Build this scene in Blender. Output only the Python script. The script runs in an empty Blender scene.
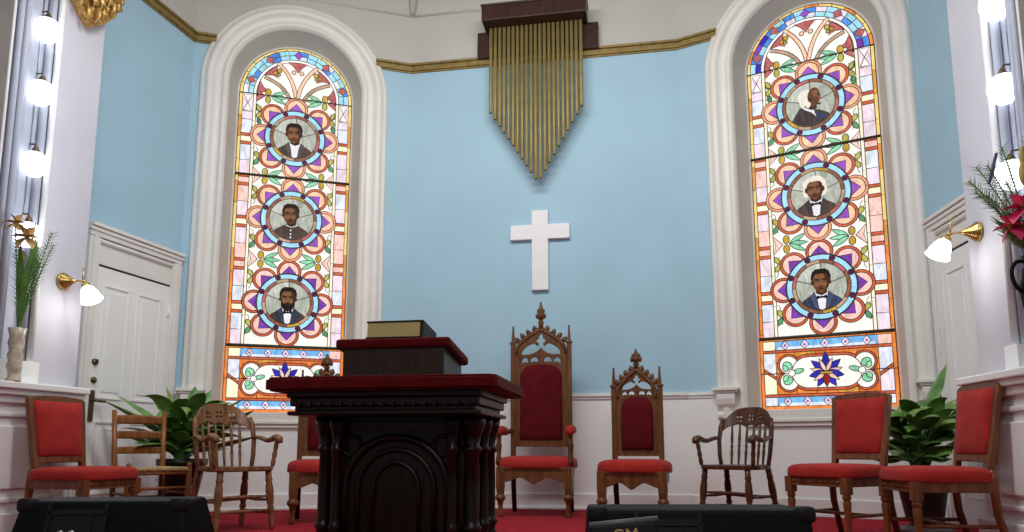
import bpy, bmesh, math, random
from mathutils import Vector, Matrix
random.seed(7)
PI = math.pi
sc = bpy.context.scene
COL = sc.collection
sc.view_settings.view_transform = 'Standard'
sc.view_settings.look = 'None'
sc.view_settings.exposure = 0.0
R = math.radians

# ------------------------------------------------------------------ materials
def srgb(r, g, b):
    f = lambda c: (c/12.92 if c <= .04045 else ((c+.055)/1.055)**2.4)
    return tuple(f(c/255.) for c in (r, g, b)) + (1,)

def _new(name):
    m = bpy.data.materials.new(name); m.use_nodes = True
    nt = m.node_tree; b = nt.nodes['Principled BSDF']
    return m, nt, b

def mat(name, col, rough=.5, metal=0., var=.12, scale=8., bump=0., bscale=60., spec=.5, sheen=0., coat=0., col2=None):
    m, nt, b = _new(name)
    tc = nt.nodes.new('ShaderNodeTexCoord')
    n = nt.nodes.new('ShaderNodeTexNoise'); n.inputs['Scale'].default_value = scale; n.inputs['Detail'].default_value = 4
    nt.links.new(tc.outputs['Object'], n.inputs['Vector'])
    r = nt.nodes.new('ShaderNodeValToRGB')
    c2 = col2 or tuple(c*(1-var) for c in col[:3]) + (1,)
    c1 = col if col2 else tuple(min(1, c*(1+var)) for c in col[:3]) + (1,)
    r.color_ramp.elements[0].color = c2; r.color_ramp.elements[1].color = c1
    r.color_ramp.elements[0].position = .3; r.color_ramp.elements[1].position = .7
    nt.links.new(n.outputs['Fac'], r.inputs['Fac']); nt.links.new(r.outputs['Color'], b.inputs['Base Color'])
    b.inputs['Roughness'].default_value = rough; b.inputs['Metallic'].default_value = metal
    b.inputs['Specular IOR Level'].default_value = spec
    if sheen: b.inputs['Sheen Weight'].default_value = sheen
    if coat: b.inputs['Coat Weight'].default_value = coat; b.inputs['Coat Roughness'].default_value = .15
    if bump:
        n2 = nt.nodes.new('ShaderNodeTexNoise'); n2.inputs['Scale'].default_value = bscale; n2.inputs['Detail'].default_value = 3
        nt.links.new(tc.outputs['Object'], n2.inputs['Vector'])
        bp = nt.nodes.new('ShaderNodeBump'); bp.inputs['Strength'].default_value = bump; bp.inputs['Distance'].default_value = .01
        nt.links.new(n2.outputs['Fac'], bp.inputs['Height']); nt.links.new(bp.outputs['Normal'], b.inputs['Normal'])
    return m

def wood(name, c1, c2, rough=.35, scale=6.):
    m, nt, b = _new(name)
    tc = nt.nodes.new('ShaderNodeTexCoord'); mp = nt.nodes.new('ShaderNodeMapping')
    mp.inputs['Scale'].default_value = (6, 6, .8)
    nt.links.new(tc.outputs['Object'], mp.inputs['Vector'])
    n = nt.nodes.new('ShaderNodeTexNoise'); n.inputs['Scale'].default_value = scale; n.inputs['Detail'].default_value = 6; n.inputs['Distortion'].default_value = .6
    nt.links.new(mp.outputs['Vector'], n.inputs['Vector'])
    r = nt.nodes.new('ShaderNodeValToRGB'); r.color_ramp.elements[0].color = c2; r.color_ramp.elements[1].color = c1
    r.color_ramp.elements[0].position = .3; r.color_ramp.elements[1].position = .68
    nt.links.new(n.outputs['Fac'], r.inputs['Fac']); nt.links.new(r.outputs['Color'], b.inputs['Base Color'])
    b.inputs['Roughness'].default_value = rough
    b.inputs['Coat Weight'].default_value = .12; b.inputs['Coat Roughness'].default_value = .3; b.inputs['Specular IOR Level'].default_value = .3
    bp = nt.nodes.new('ShaderNodeBump'); bp.inputs['Strength'].default_value = .15; bp.inputs['Distance'].default_value = .004
    nt.links.new(n.outputs['Fac'], bp.inputs['Height']); nt.links.new(bp.outputs['Normal'], b.inputs['Normal'])
    return m

def emis(name, col, strength, base=None):
    m, nt, b = _new(name)
    b.inputs['Base Color'].default_value = base or col
    b.inputs['Emission Color'].default_value = col
    b.inputs['Emission Strength'].default_value = strength
    b.inputs['Roughness'].default_value = .3
    return m

def glassm(name, col, strength=1.0, streak=.25):
    """opalescent art glass, streaky; daylight behind it is put in as emission"""
    m, nt, b = _new(name)
    tc = nt.nodes.new('ShaderNodeTexCoord')
    mp = nt.nodes.new('ShaderNodeMapping'); mp.inputs['Scale'].default_value = (1, 1, .45); mp.inputs['Rotation'].default_value = (0, .6, .3)
    nt.links.new(tc.outputs['Object'], mp.inputs['Vector'])
    n = nt.nodes.new('ShaderNodeTexNoise'); n.inputs['Scale'].default_value = 16; n.inputs['Detail'].default_value = 3; n.inputs['Distortion'].default_value = 1.2
    nt.links.new(mp.outputs['Vector'], n.inputs['Vector'])
    r = nt.nodes.new('ShaderNodeValToRGB')
    lo = tuple(c*(1-streak) for c in col[:3])+(1,); hi = tuple(min(1.2, c*(1+streak)+.02*streak) for c in col[:3])+(1,)
    r.color_ramp.elements[0].color = lo; r.color_ramp.elements[1].color = hi
    r.color_ramp.elements[0].position = .32; r.color_ramp.elements[1].position = .68
    nt.links.new(n.outputs['Fac'], r.inputs['Fac'])
    nt.links.new(r.outputs['Color'], b.inputs['Emission Color'])
    b.inputs['Emission Strength'].default_value = strength
    b.inputs['Base Color'].default_value = tuple(c*.08 for c in col[:3])+(1,)
    b.inputs['Roughness'].default_value = .5; b.inputs['Specular IOR Level'].default_value = .12
    return m

M = {}
M['blue'] = mat('blue_wall_paint', (.375, .575, .70, 1), .75, var=.04, scale=1.5, bump=.05, bscale=90, spec=.2)
M['cream'] = mat('cream_plaster', (.52, .51, .47, 1), .8, var=.03, scale=2, bump=.05, bscale=60, spec=.2)
M['white'] = mat('white_wall_paint', (.85, .86, .855, 1), .55, var=.03, scale=2, spec=.3)
M['casing'] = mat('white_gloss_trim', (.78, .765, .73, 1), .42, var=.04, scale=3, spec=.4)
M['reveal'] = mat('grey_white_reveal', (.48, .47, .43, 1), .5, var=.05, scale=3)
M['lavender'] = mat('pier_paint', (.56, .55, .60, 1), .5, var=.04, scale=2)
M['jamb'] = mat('bluish_jamb_paint', (.46, .49, .58, 1), .45, var=.05)
M['shadowreed'] = mat('reed_gap_shade', (.16, .15, .22, 1), .5)  # dark violet put in as shade between the reeds
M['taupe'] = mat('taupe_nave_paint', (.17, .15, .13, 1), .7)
M['gold'] = mat('gilded_picture_rail', (.27, .19, .06, 1), .45, .35, var=.25, scale=20)
M['gilt'] = mat('old_gilding', (.50, .30, .09, 1), .4, .6, var=.5, scale=40, bump=.5, bscale=60)
M['carpet'] = mat('red_carpet', (.35, .011, .024, 1), .95, var=.18, scale=50, bump=.5, bscale=400, spec=.05, sheen=.05)
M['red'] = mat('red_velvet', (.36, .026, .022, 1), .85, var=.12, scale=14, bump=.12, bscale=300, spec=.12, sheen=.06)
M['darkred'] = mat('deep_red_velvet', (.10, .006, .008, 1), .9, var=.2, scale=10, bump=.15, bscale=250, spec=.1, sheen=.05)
M['pulpitcloth'] = mat('pulpit_red_velvet', (.115, .006, .008, 1), .9, var=.2, scale=10, bump=.15, bscale=250, spec=.1, sheen=.05)
M['oak'] = wood('carved_oak', (.175, .070, .022, 1), (.075, .026, .008, 1), .4)
M['walnut'] = wood('dark_walnut', (.017, .007, .0045, 1), (.006, .0028, .002, 1), .34)
M['brownchair'] = wood('chestnut_chair_wood', (.21, .072, .022, 1), (.095, .028, .009, 1), .32)
M['windsor'] = wood('dark_elm_chair_wood', (.12, .045, .017, 1), (.042, .014, .006, 1), .28)
M['windsorlight'] = wood('pale_elm_chair_wood', (.30, .14, .06, 1), (.11, .045, .018, 1), .24)  # paler elm tone for the second armchair
M['ladder'] = wood('honey_brown_ladder_wood', (.30, .115, .032, 1), (.15, .052, .014, 1), .38)
M['rope'] = mat('woven_rush', (.45, .30, .14, 1), .8, var=.4, scale=60)
M['chimewood'] = wood('chime_case_mahogany', (.055, .022, .016, 1), (.03, .012, .010, 1), .35)
M['brass'] = mat('brass_tube', (.30, .235, .085, 1), .55, .35, var=.15, scale=10)
M['polbrass'] = mat('polished_brass', (.55, .37, .12, 1), .25, .9, var=.2, scale=20)
M['oldbrass'] = mat('dark_brass_hardware', (.12, .08, .035, 1), .4, .7)
M['crosswhite'] = mat('white_cross_paint', (.80, .80, .82, 1), .5, var=.02)
M['black'] = mat('black_plastic_shell', (.004, .004, .005, 1), .6, var=.2, spec=.15)
M['greyblack'] = mat('dark_grey_plastic', (.014, .014, .016, 1), .5, spec=.2)
M['metalgrey'] = mat('mid_grey_edge', (.12, .12, .12, 1), .4)  # edge strip in a lighter grey than the case shell
M['metal'] = mat('steel_hardware', (.5, .5, .5, 1), .3, .9)
M['leaf'] = mat('glossy_leaf', (.10, .235, .05, 1), .36, var=.55, scale=7, spec=.5)
M['leaf2'] = mat('pale_leaf', (.17, .29, .07, 1), .4, var=.4, scale=9)
M['pot'] = mat('black_pot', (.012, .013, .012, 1), .4)
M['urnbase'] = mat('grey_stone_foot', (.16, .15, .14, 1), .6)
M['soil'] = mat('potting_soil', (.03, .02, .012, 1), .95)
M['bulb'] = emis('lit_globe_glass', (.95, .97, 1, 1), 2.6)
M['shade'] = emis('lit_frosted_shade', (1, .98, .96, 1), 3.2)
M['page'] = mat('gilt_page_edges', (.62, .50, .20, 1), .6, var=.12, scale=120)
M['leather'] = mat('black_leather', (.010, .010, .010, 1), .5, spec=.25, bump=.2, bscale=200)
M['giltletter'] = mat('gilt_lettering', (.60, .45, .16, 1), .4, .2)
M['petalpink'] = mat('pink_lily_petal', (.80, .06, .17, 1), .5, var=.35, scale=20)
M['petalgold'] = mat('peach_lily_petal', (.55, .33, .13, 1), .55, var=.3, scale=20)
M['bud'] = mat('yellow_lily_bud', (.42, .30, .06, 1), .55, var=.3)
M['mauve'] = mat('mauve_flower_spike', (.10, .11, .24, 1), .6)
M['stemglass'] = mat('beaded_cream_glass', (.55, .47, .36, 1), .2, var=.3, scale=25)
M['navefloor'] = mat('nave_carpet', (.22, .02, .03, 1), .95, var=.15, scale=40)
M['lead'] = mat('lead_came', (.035, .018, .014, 1), .5, .2)
M['iron'] = mat('iron_saddle_bar', (.035, .028, .012, 1), .5)
M['gap'] = mat('shadow_gap', (.02, .018, .016, 1), .8)

# ------------------------------------------------------------------ mesh builder
class MB:
    def __init__(s): s.v = []; s.f = []; s.m = []; s.sm = []
    def add(s, verts, faces, m=0, smooth=True, T=None):
        o = len(s.v)
        for p in verts:
            p = Vector(p)
            s.v.append(T @ p if T else p)
        for f in faces:
            s.f.append([i+o for i in f]); s.m.append(m); s.sm.append(smooth)
        return s
    def box(s, c, d, m=0, T=None, taper=1.0):
        x, y, z = [k/2 for k in d]; t = taper
        vs = [(-x, -y, -z), (x, -y, -z), (x, y, -z), (-x, y, -z), (-x*t, -y*t, z), (x*t, -y*t, z), (x*t, y*t, z), (-x*t, y*t, z)]
        vs = [(a+c[0], b+c[1], e+c[2]) for a, b, e in vs]
        return s.add(vs, [(0, 3, 2, 1), (4, 5, 6, 7), (0, 1, 5, 4), (1, 2, 6, 5), (2, 3, 7, 6), (3, 0, 4, 7)], m, False, T)
    def prism(s, poly, a, b, m=0, T=None, smooth=False):
        """poly in XZ, extruded along Y from a to b"""
        n = len(poly)
        vs = [(x, a, z) for x, z in poly] + [(x, b, z) for x, z in poly]
        fs = [tuple(range(n)), tuple(range(2*n-1, n-1, -1))]
        fs += [(i, i+n, (i+1) % n+n, (i+1) % n) for i in range(n)]
        return s.add(vs, fs, m, smooth, T)
    def slab(s, poly, a, b, m=0, T=None):
        """poly in XY, extruded along Z"""
        n = len(poly)
        vs = [(x, y, a) for x, y in poly] + [(x, y, b) for x, y in poly]
        fs = [tuple(range(n-1, -1, -1)), tuple(range(n, 2*n))]
        fs += [(i, (i+1) % n, (i+1) % n+n, i+n) for i in range(n)]
        return s.add(vs, fs, m, False, T)
    def lathe(s, prof, c=(0, 0, 0), n=20, m=0, T=None, smooth=True):
        vs = []; fs = []
        for r, z in prof:
            for k in range(n):
                a = 2*PI*k/n; vs.append((c[0]+r*math.cos(a), c[1]+r*math.sin(a), c[2]+z))
        for i in range(len(prof)-1):
            for k in range(n):
                k2 = (k+1) % n
                fs.append((i*n+k, i*n+k2, (i+1)*n+k2, (i+1)*n+k))
        fs.append(tuple(range(n-1, -1, -1))); L = (len(prof)-1)*n
        fs.append(tuple(range(L, L+n)))
        return s.add(vs, fs, m, smooth, T)
    def tube(s, pts, rad, n=10, m=0, T=None, flat=1.0):
        pts = [Vector(p) for p in pts]
        if not hasattr(rad, '__len__'): rad = [rad]*len(pts)
        vs = []; fs = []
        up = None
        for i, p in enumerate(pts):
            d = (pts[min(i+1, len(pts)-1)]-pts[max(i-1, 0)]).normalized()
            if up is None:
                up = Vector((0, 0, 1)) if abs(d.z) < .9 else Vector((0, 1, 0))
            a = d.cross(up).normalized(); b = a.cross(d).normalized(); up = b
            for k in range(n):
                t = 2*PI*k/n
                vs.append(p+a*math.cos(t)*rad[i]+b*math.sin(t)*rad[i]*flat)
        for i in range(len(pts)-1):
            for k in range(n):
                k2 = (k+1) % n
                fs.append((i*n+k, i*n+k2, (i+1)*n+k2, (i+1)*n+k))
        fs.append(tuple(range(n-1, -1, -1))); L = (len(pts)-1)*n
        fs.append(tuple(range(L, L+n)))
        return s.add(vs, fs, m, True, T)
    def turned(s, p0, p1, prof, n=12, m=0, T=None):
        """turned spindle: prof = [(t, radius)] along p0->p1"""
        p0 = Vector(p0); p1 = Vector(p1)
        d = (p1-p0); L = d.length; q = Vector((0, 0, 1)).rotation_difference(d.normalized()).to_matrix().to_4x4()
        X = Matrix.Translation(p0) @ q
        if T: X = T @ X
        return s.lathe([(r, t*L) for t, r in prof], n=n, m=m, T=X)
    def blob(s, c, r, n=12, k=8, m=0, T=None, p=1.0):
        if not hasattr(r, '__len__'): r = (r, r, r)
        vs = []; fs = []
        sg = lambda v: math.copysign(abs(v)**p, v)
        for i in range(k+1):
            ph = -PI/2+PI*i/k
            for j in range(n):
                th = 2*PI*j/n
                vs.append((c[0]+r[0]*sg(math.cos(ph))*sg(math.cos(th)), c[1]+r[1]*sg(math.cos(ph))*sg(math.sin(th)), c[2]+r[2]*sg(math.sin(ph))))
        for i in range(k):
            for j in range(n):
                j2 = (j+1) % n
                fs.append((i*n+j, i*n+j2, (i+1)*n+j2, (i+1)*n+j))
        return s.add(vs, fs, m, True, T)
    def grid(s, fn, nu, nv, m=0, T=None, smooth=True):
        vs = [fn(i/nu, j/nv) for j in range(nv+1) for i in range(nu+1)]
        fs = [(j*(nu+1)+i, j*(nu+1)+i+1, (j+1)*(nu+1)+i+1, (j+1)*(nu+1)+i) for j in range(nv) for i in range(nu)]
        return s.add(vs, fs, m, smooth, T)
    def build(s, name, mats, parent=None, bevel=0, kind=None, recalc=True, label=None):
        me = bpy.data.meshes.new(name)
        me.from_pydata([tuple(v) for v in s.v], [], s.f)
        if not isinstance(mats, (list, tuple)): mats = [mats]
        for x in mats: me.materials.append(M[x] if isinstance(x, str) else x)
        me.polygons.foreach_set('material_index', s.m); me.polygons.foreach_set('use_smooth', s.sm)
        me.update()
        if recalc:
            b = bmesh.new(); b.from_mesh(me); bmesh.ops.recalc_face_normals(b, faces=b.faces); b.to_mesh(me); b.free()
        o = bpy.data.objects.new(name, me); COL.objects.link(o)
        if parent: o.parent = parent
        if bevel:
            w = o.modifiers.new('bevel', 'BEVEL'); w.width = bevel; w.segments = 2; w.limit_method = 'ANGLE'; w.angle_limit = R(40)
        if kind: o['kind'] = kind
        if label: o['label'] = label
        return o

def plate(name, loops, th, m, parent=None, T=None, bevel=0, kind=None, extra=None):
    """flat plate with holes: loops of (x,z) points (outer first), thickness th centred on y=0"""
    cu = bpy.data.curves.new(name+'_c', 'CURVE'); cu.dimensions = '2D'; cu.fill_mode = 'BOTH'
    cu.extrude = max(th/2-bevel, .0001); cu.bevel_depth = bevel; cu.bevel_resolution = 1
    if bevel: cu.offset = -bevel
    for lp in loops:
        sp = cu.splines.new('POLY'); sp.points.add(len(lp)-1); sp.use_cyclic_u = True
        for q, (x, z) in zip(sp.points, lp): q.co = (x, z, 0, 1)
    tmp = bpy.data.objects.new('t', cu); COL.objects.link(tmp)
    dg = bpy.context.evaluated_depsgraph_get()
    me = bpy.data.meshes.new_from_object(tmp.evaluated_get(dg))
    bpy.data.objects.remove(tmp); bpy.data.curves.remove(cu)
    X = Matrix.Rotation(PI/2, 4, 'X')
    if T: X = T @ X
    me.transform(X); me.name = name
    me.materials.clear(); me.materials.append(M[m])
    o = bpy.data.objects.new(name, me); COL.objects.link(o)
    if parent: o.parent = parent
    if kind: o['kind'] = kind
    return o

def thing(name, label, cat, loc=(0, 0, 0), rz=0, group=None, kind=None):
    o = bpy.data.objects.new(name, None); COL.objects.link(o); o.empty_display_size = .1
    o.location = loc; o.rotation_euler = (0, 0, rz)
    if label: o['label'] = label
    if cat: o['category'] = cat
    if group: o['group'] = group
    if kind: o['kind'] = kind
    return o
def tag(o, label, cat, group=None):
    o['label'] = label; o['category'] = cat
    if group: o['group'] = group
    return o
def dup(root, loc, rz, label, group=None):
    r = root.copy(); COL.objects.link(r); r.location = loc; r.rotation_euler = (0, 0, rz); r['label'] = label
    if group: r['group'] = group
    for ch in list(root.children):
        c = ch.copy(); COL.objects.link(c); c.parent = r
        for g in list(ch.children):
            d = g.copy(); COL.objects.link(d); d.parent = c
    return r
def arc(cx, cy, r, a0, a1, n):
    return [(cx+r*math.cos(R(a0+(a1-a0)*i/n)), cy+r*math.sin(R(a0+(a1-a0)*i/n))) for i in range(n+1)]
def bez(p0, p1, p2, p3, n=12):
    out = []
    for i in range(n+1):
        t = i/n; a = (1-t)**3; b = 3*t*(1-t)**2; c = 3*t*t*(1-t); d = t**3
        out.append(tuple(a*p0[k]+b*p1[k]+c*p2[k]+d*p3[k] for k in range(len(p0))))
    return out
def frame(o, d, up=(0, 0, 1)):
    """matrix: local x along d (horizontal), local -y toward the room, z up"""
    x = Vector((d[0], d[1], 0)).normalized(); z = Vector(up); y = z.cross(x)
    m = Matrix((x, y, z)).transposed().to_4x4(); m.translation = Vector(o)
    return m

# ------------------------------------------------------------------ plan of the chancel (metres, camera over 0,0)
CL = Vector((-3.207, 6.97, 0)); V1 = Vector((-1.10, 7.61, 0)); V2 = Vector((1.70, 7.12, 0)); CR = Vector((3.49, 6.046, 0))
eL = Vector((-.26, -1, 0)).normalized(); nL = Vector((-eL.y, eL.x, 0))
eR = Vector((-.0963, -1, 0)).normalized(); nR = Vector((eR.y, -eR.x, 0))
def PL(s, n, z=0): q = CL+eL*s+nL*n; return Vector((q.x, q.y, z))
def PR(s, n, z=0): q = CR+eR*s+nR*n; return Vector((q.x, q.y, z))
ZR = 4.70      # picture rail
FL = frame(CL, V1-CL); FC = frame(V1, V2-V1); FR = frame(V2, CR-V2)
LL = (V1-CL).length; LC = (V2-V1).length; LR = (CR-V2).length
WORLD, E_ARCH, E_NAVE_FILL = .17, 128, 75
# ------------------------------------------------------------------ room shell
def rect(x0, x1, z0, z1): return [(x0, z0), (x1, z0), (x1, z1), (x0, z1)]
WU = {'L': 1.01, 'R': 1.215}   # window axes along their bays
HW, VB, VS = .565, .93, 4.215  # half width, sill, springing of the glass design
GS = 1.02                       # the glass hangs deep in its reveal and is a touch larger than drawn
HC, VC = HW*GS, .588+(VS-.588)*GS
def archpoly(o, z0, n=28): return [(-HW-o, z0)]+[(HW+o, z0)]+arc(0, VS, HW+o, 0, 180, n)
def archhole(o, z0, n=28): return [(-HC-o, z0)]+[(HC+o, z0)]+arc(0, VC, HC+o, 0, 180, n)
def shift(lp, dx): return [(x+dx, z) for x, z in lp]

FLW = frame(PL(3.4, 0), -eL); LW = 3.4          # left wall runs near -> corner
FRW = frame(CR, eR)
TH = .06
def T_off(F, dy): return F @ Matrix.Translation((0, dy, 0))

plate('wall_back', [rect(0, LC, 1.09, ZR+.02)], TH, 'blue', None, T_off(FC, TH/2), kind='structure')
plate('wall_bay_left', [[(-.01, .80), (LL+.01, .80), (LL+.01, ZR+.02), (WU['L']+.76, ZR+.02), (WU['L']+.76, .885), (WU['L']-.76, .885), (WU['L']-.76, ZR+.02), (-.01, ZR+.02)]], TH, 'blue', None, T_off(FL, TH/2), kind='structure')
plate('wall_bay_right', [[(-.01, .80), (LR+.01, .80), (LR+.01, ZR+.02), (WU['R']+.76, ZR+.02), (WU['R']+.76, .885), (WU['R']-.76, .885), (WU['R']-.76, ZR+.02), (-.01, ZR+.02)]], TH, 'blue', None, T_off(FR, TH/2), kind='structure')
plate('wall_left', [rect(0, LW, 0, ZR+.02)], TH, 'blue', None, T_off(FLW, TH/2), kind='structure')
plate('wall_right', [rect(0, 3.4, 0, ZR+.02)], TH, 'blue', None, T_off(FRW, TH/2), kind='structure')

# white wainscot under a cap, one run per bay
for F, L, top, nm in ((FC, LC, 1.10, 'wainscot_back'), (FL, LL, .80, 'wainscot_bay_left'), (FR, LR, .80, 'wainscot_bay_right')):
    b = MB(); b.box((L/2, .03, top/2), (L+.02, .07, top)); 
    w = b.build(nm, 'white', kind='structure'); w.matrix_world = F
b = MB()
b.prism(rect(-.01, LC+.01, 1.085, 1.115), -.035, 0); b.prism(rect(-.01, LC+.01, 1.06, 1.085), -.02, 0)
o = b.build('trim_1', 'casing', kind='structure', bevel=.004); o.matrix_world = FC
for F, L, nm in ((FC, LC, 'baseboard_back'), (FL, LL, 'baseboard_bay_left'), (FR, LR, 'baseboard_bay_right')):
    b = MB(); b.box((L/2, -.014, .075), (L-.01, .022, .15)); b.box((L/2, -.02, .012), (L-.01, .034, .024))
    o = b.build(nm, 'white', kind='structure', bevel=.004); o.matrix_world = F

for F, a, L, k in ((FL, 0, WU['L']-.90, 9), (FL, WU['L']+.90, LL, 10), (FR, 0, WU['R']-.90, 11), (FR, WU['R']+.90, LR, 13)):
    b = MB(); b.box(((a+L)/2, .0, .55), (L-a, .02, 1.10)); b.prism(rect(a, L, 1.085, 1.115), -.035, 0); b.prism(rect(a, L, 1.06, 1.085), -.022, 0)
    o = b.build('trim_%d' % k, 'white', kind='structure'); o.matrix_world = F
# gilded picture rail, cream frieze, ribbed vault
runs = [(FLW, 0, LW), (FL, 0, WU['L']-.80), (FL, WU['L']+.80, LL), (FC, 0, LC), (FR, 0, WU['R']-.80), (FR, WU['R']+.80, LR), (FRW, 0, 3.4)]
for i, (F, a, L) in enumerate(runs):
    b = MB()
    b.prism([(a, ZR-.035), (L, ZR-.035), (L, ZR+.02), (a, ZR+.02)], -.03, .0)
    b.prism([(a, ZR+.02), (L, ZR+.02), (L, ZR+.045), (a, ZR+.045)], -.05, .0)
    b.prism([(a, ZR-.055), (L, ZR-.055), (L, ZR-.035), (a, ZR-.035)], -.015, .0)
    o = b.build('trim_%d' % (2+i), 'gold', kind='structure', bevel=.006); o.matrix_world = F
ZF = 5.32
apex = Vector((.05, 3.9, 6.9))
plan = [PL(3.4, 0), CL, V1, V2, CR, PR(3.4, 0)]
b = MB()
for i in range(5):
    p, q = plan[i], plan[i+1]
    if i in (1, 3):
        Fb, Lb, uc = (FL, LL, WU['L']) if i == 1 else (FR, LR, WU['R'])
        ro = HC+.20; a0 = math.degrees(math.asin((ZR-VC)/ro)); hx0 = ro*math.cos(R(a0))
        no = [(0, ZR), (uc-hx0, ZR)]+shift(arc(0, VC, ro, 180-a0, a0, 24), uc)[1:-1]+[(uc+hx0, ZR), (Lb, ZR), (Lb, ZF), (0, ZF)]
        b.prism(no, 0, .05, T=Fb)
    def f(u, v, p=p, q=q, i=i):
        if i in (1, 3): v = .25+.75*v
        g = p.lerp(q, u)
        if v <= .25: return (g.x, g.y, ZR+.03+(ZF-ZR-.03)*v/.25)
        t = (v-.25)/.75
        a = PI/2*t
        c = apex
        return (g.x+(c.x-g.x)*(1-math.cos(a)), g.y+(c.y-g.y)*(1-math.cos(a)), ZF+(6.9-ZF)*math.sin(a))
    b.grid(f, 8, 16)
ce = b.build('ceiling', 'cream', kind='structure')
b = MB()
for i in range(1, 5):
    g = plan[i]; pts = []
    for k in range(11):
        a = PI/2*k/10*.92
        pts.append((g.x+(apex.x-g.x)*(1-math.cos(a)), g.y+(apex.y-g.y)*(1-math.cos(a))-.02, ZF+.02+(6.88-ZF)*math.sin(a)))
    b.tube(pts, [.03+.06*min(1, k/2) for k in range(11)], n=8)
for i in range(5):
    p, q = plan[i], plan[i+1]
    b.tube([(p.x, p.y, ZF), (q.x, q.y, ZF)], .014, n=6)
o = b.build('trim_12', 'cream', kind='structure')

# floors: raised carpeted chancel platform, lower nave
b = MB()
poly = [(p.x, p.y) for p in [PL(3.4, -.05), PL(-.05, -.05), V1+Vector((0, .06, 0)), V2+Vector((0, .06, 0)), PR(-.05, -.05), PR(3.4, -.05)]]
poly = [(-4.6, 1.5)]+poly+[(4.4, 1.5)]
poly = poly[::-1]
b.slab(poly, -.12, 0)
o = b.build('floor', 'carpet', kind='structure')
b = MB(); b.slab([(-8, -6), (8, -6), (8, 4.2), (-8, 4.2)], -1.0, -.92); b.box((0, 1.52, -.5), (9.0, .04, .86))
o = b.build('floor_nave', 'navefloor', kind='structure')

# ------------------------------------------------------------------ arch piers with reeded jambs and pedestals
for side, P_, e, n in (('left', PL, eL, nL), ('right', PR, eR, nR)):
    # local frame with x along wall toward camera, y = into room
    X = Matrix(((e.x, n.x, 0, P_(0, 0).x), (e.y, n.y, 0, P_(0, 0).y), (0, 0, 1, 0), (0, 0, 0, 1)))
    s0 = 1.58
    b = MB()
    b.box((s0+.18, .235, 2.9), (.36, .47, 5.4), 0)           # flat painted face
    b.box((s0+.36+.15, .20, 2.9), (.30, .40, 5.4), 4)         # groove behind the globes
    b.tube([(s0+.375, .455, .95), (s0+.375, .455, 5.5)], .022, n=10, m=1)
    b.tube([(s0+.42, .425, .95), (s0+.42, .425, 5.5)], .026, n=10, m=4)
    b.tube([(s0+.585, .42, .95), (s0+.585, .42, 5.5)], .022, n=10, m=4)
    b.tube([(s0+.635, .45, .95), (s0+.635, .45, 5.5)], .028, n=10, m=4)
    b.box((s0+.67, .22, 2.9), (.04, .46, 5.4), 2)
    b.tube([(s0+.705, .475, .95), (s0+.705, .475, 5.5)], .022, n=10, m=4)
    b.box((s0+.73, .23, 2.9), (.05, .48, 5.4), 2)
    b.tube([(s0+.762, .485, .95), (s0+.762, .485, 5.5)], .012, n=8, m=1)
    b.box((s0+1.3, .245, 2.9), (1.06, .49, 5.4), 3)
    b.box((s0+.40, .455, 1.09), (.13, .09, .14), 1); b.box((s0+.60, .45, 1.09), (.13, .09, .14), 1)
    o = b.build('wall_pier_'+side, ['lavender', 'white', 'shadowreed', 'taupe', 'jamb'], kind='structure'); o.matrix_world = X
    s0 += .075
    # pedestal with panelled face and moulded ledge
    b = MB()
    b.box((s0+.75, .27, .475), (1.54, .54, .95)); b.box((s0+.75, .29, .09), (1.58, .58, .18))
    for a in (.12, .86):
        for zz in (.26, .80): b.box((s0+a+.30, .545, zz), (.62, .03, .03))
        for aa in (0, .60): b.box((s0+a+aa, .545, .53), (.03, .03, .57))
        b.box((s0+a+.30, .55, .53), (.44, .022, .40))
    b.box((s0+.75, .285, .90), (1.57, .57, .05))
    b.box((s0+.75, .30, .945), (1.60, .60, .04))
    b.box((s0+.75, .31, .985), (1.63, .63, .045))
    o = b.build('wall_pedestal_'+side, 'white', kind='structure', bevel=.008); o.matrix_world = X

# ------------------------------------------------------------------ doors
def door(name, F, x0, x1, ztop, lever_x, hinge_x):
    """F: wall frame; opening from x0 to x1 along it"""
    t = thing(name, None, None, kind='structure'); t.matrix_world = F
    b = MB()
    cw = .11
    for a in (x0-cw, x1): 
        b.box((a+cw/2, -.025, ztop/2+.11), (cw, .05, ztop+.22)); b.box((a+cw/2, -.05, ztop/2+.11), (cw*.45, .03, ztop+.22))
    b.box(((x0+x1)/2, -.025, ztop+.27), (x1-x0+2*cw, .05, .09)); b.box(((x0+x1)/2, -.045, ztop+.315), (x1-x0+2*cw+.01, .07, .03))
    b.box(((x0+x1)/2, -.035, ztop+.28), (x1-x0+2*cw+.02, .06, .03))
    b.prism(rect(x0, x1, ztop+.008, ztop+.225), -.012, 0)
    b.tube([(x0, -.02, ztop+.20), (x1, -.02, ztop+.20)], .022, n=8)
    b.build('door_frame', 'casing', t, bevel=.005)
    b = MB(); b.box(((x0+x1)/2, -.004, ztop), (x1-x0, .012, .016)); b.build('door_gap', 'gap', t)
    b = MB(); W = x1-x0
    b.box(((x0+x1)/2, -.006, ztop/2), (W, .012, ztop-.02))
    st = .11; pw = (W-3*st)/2
    for k in range(2):
        cx = x0+st+pw/2+k*(pw+st)
        for za, zb in ((.22, .80), (1.0, ztop-.16)):
            for zz in (za, zb): b.box((cx, -.016, zz), (pw, .014, .022))
            for xx in (-pw/2, pw/2): b.box((cx+xx, -.016, (za+zb)/2), (.022, .014, zb-za+.02))
            b.box((cx, -.014, (za+zb)/2), (pw-.1, .012, zb-za-.1))
    b.build('door_leaf', 'white', t, bevel=.003)
    return t
d1 = door('door_1', FLW, LW-1.02, LW-.135, 2.10, 0, 0)
hx = LW-1.02+.065
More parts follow.
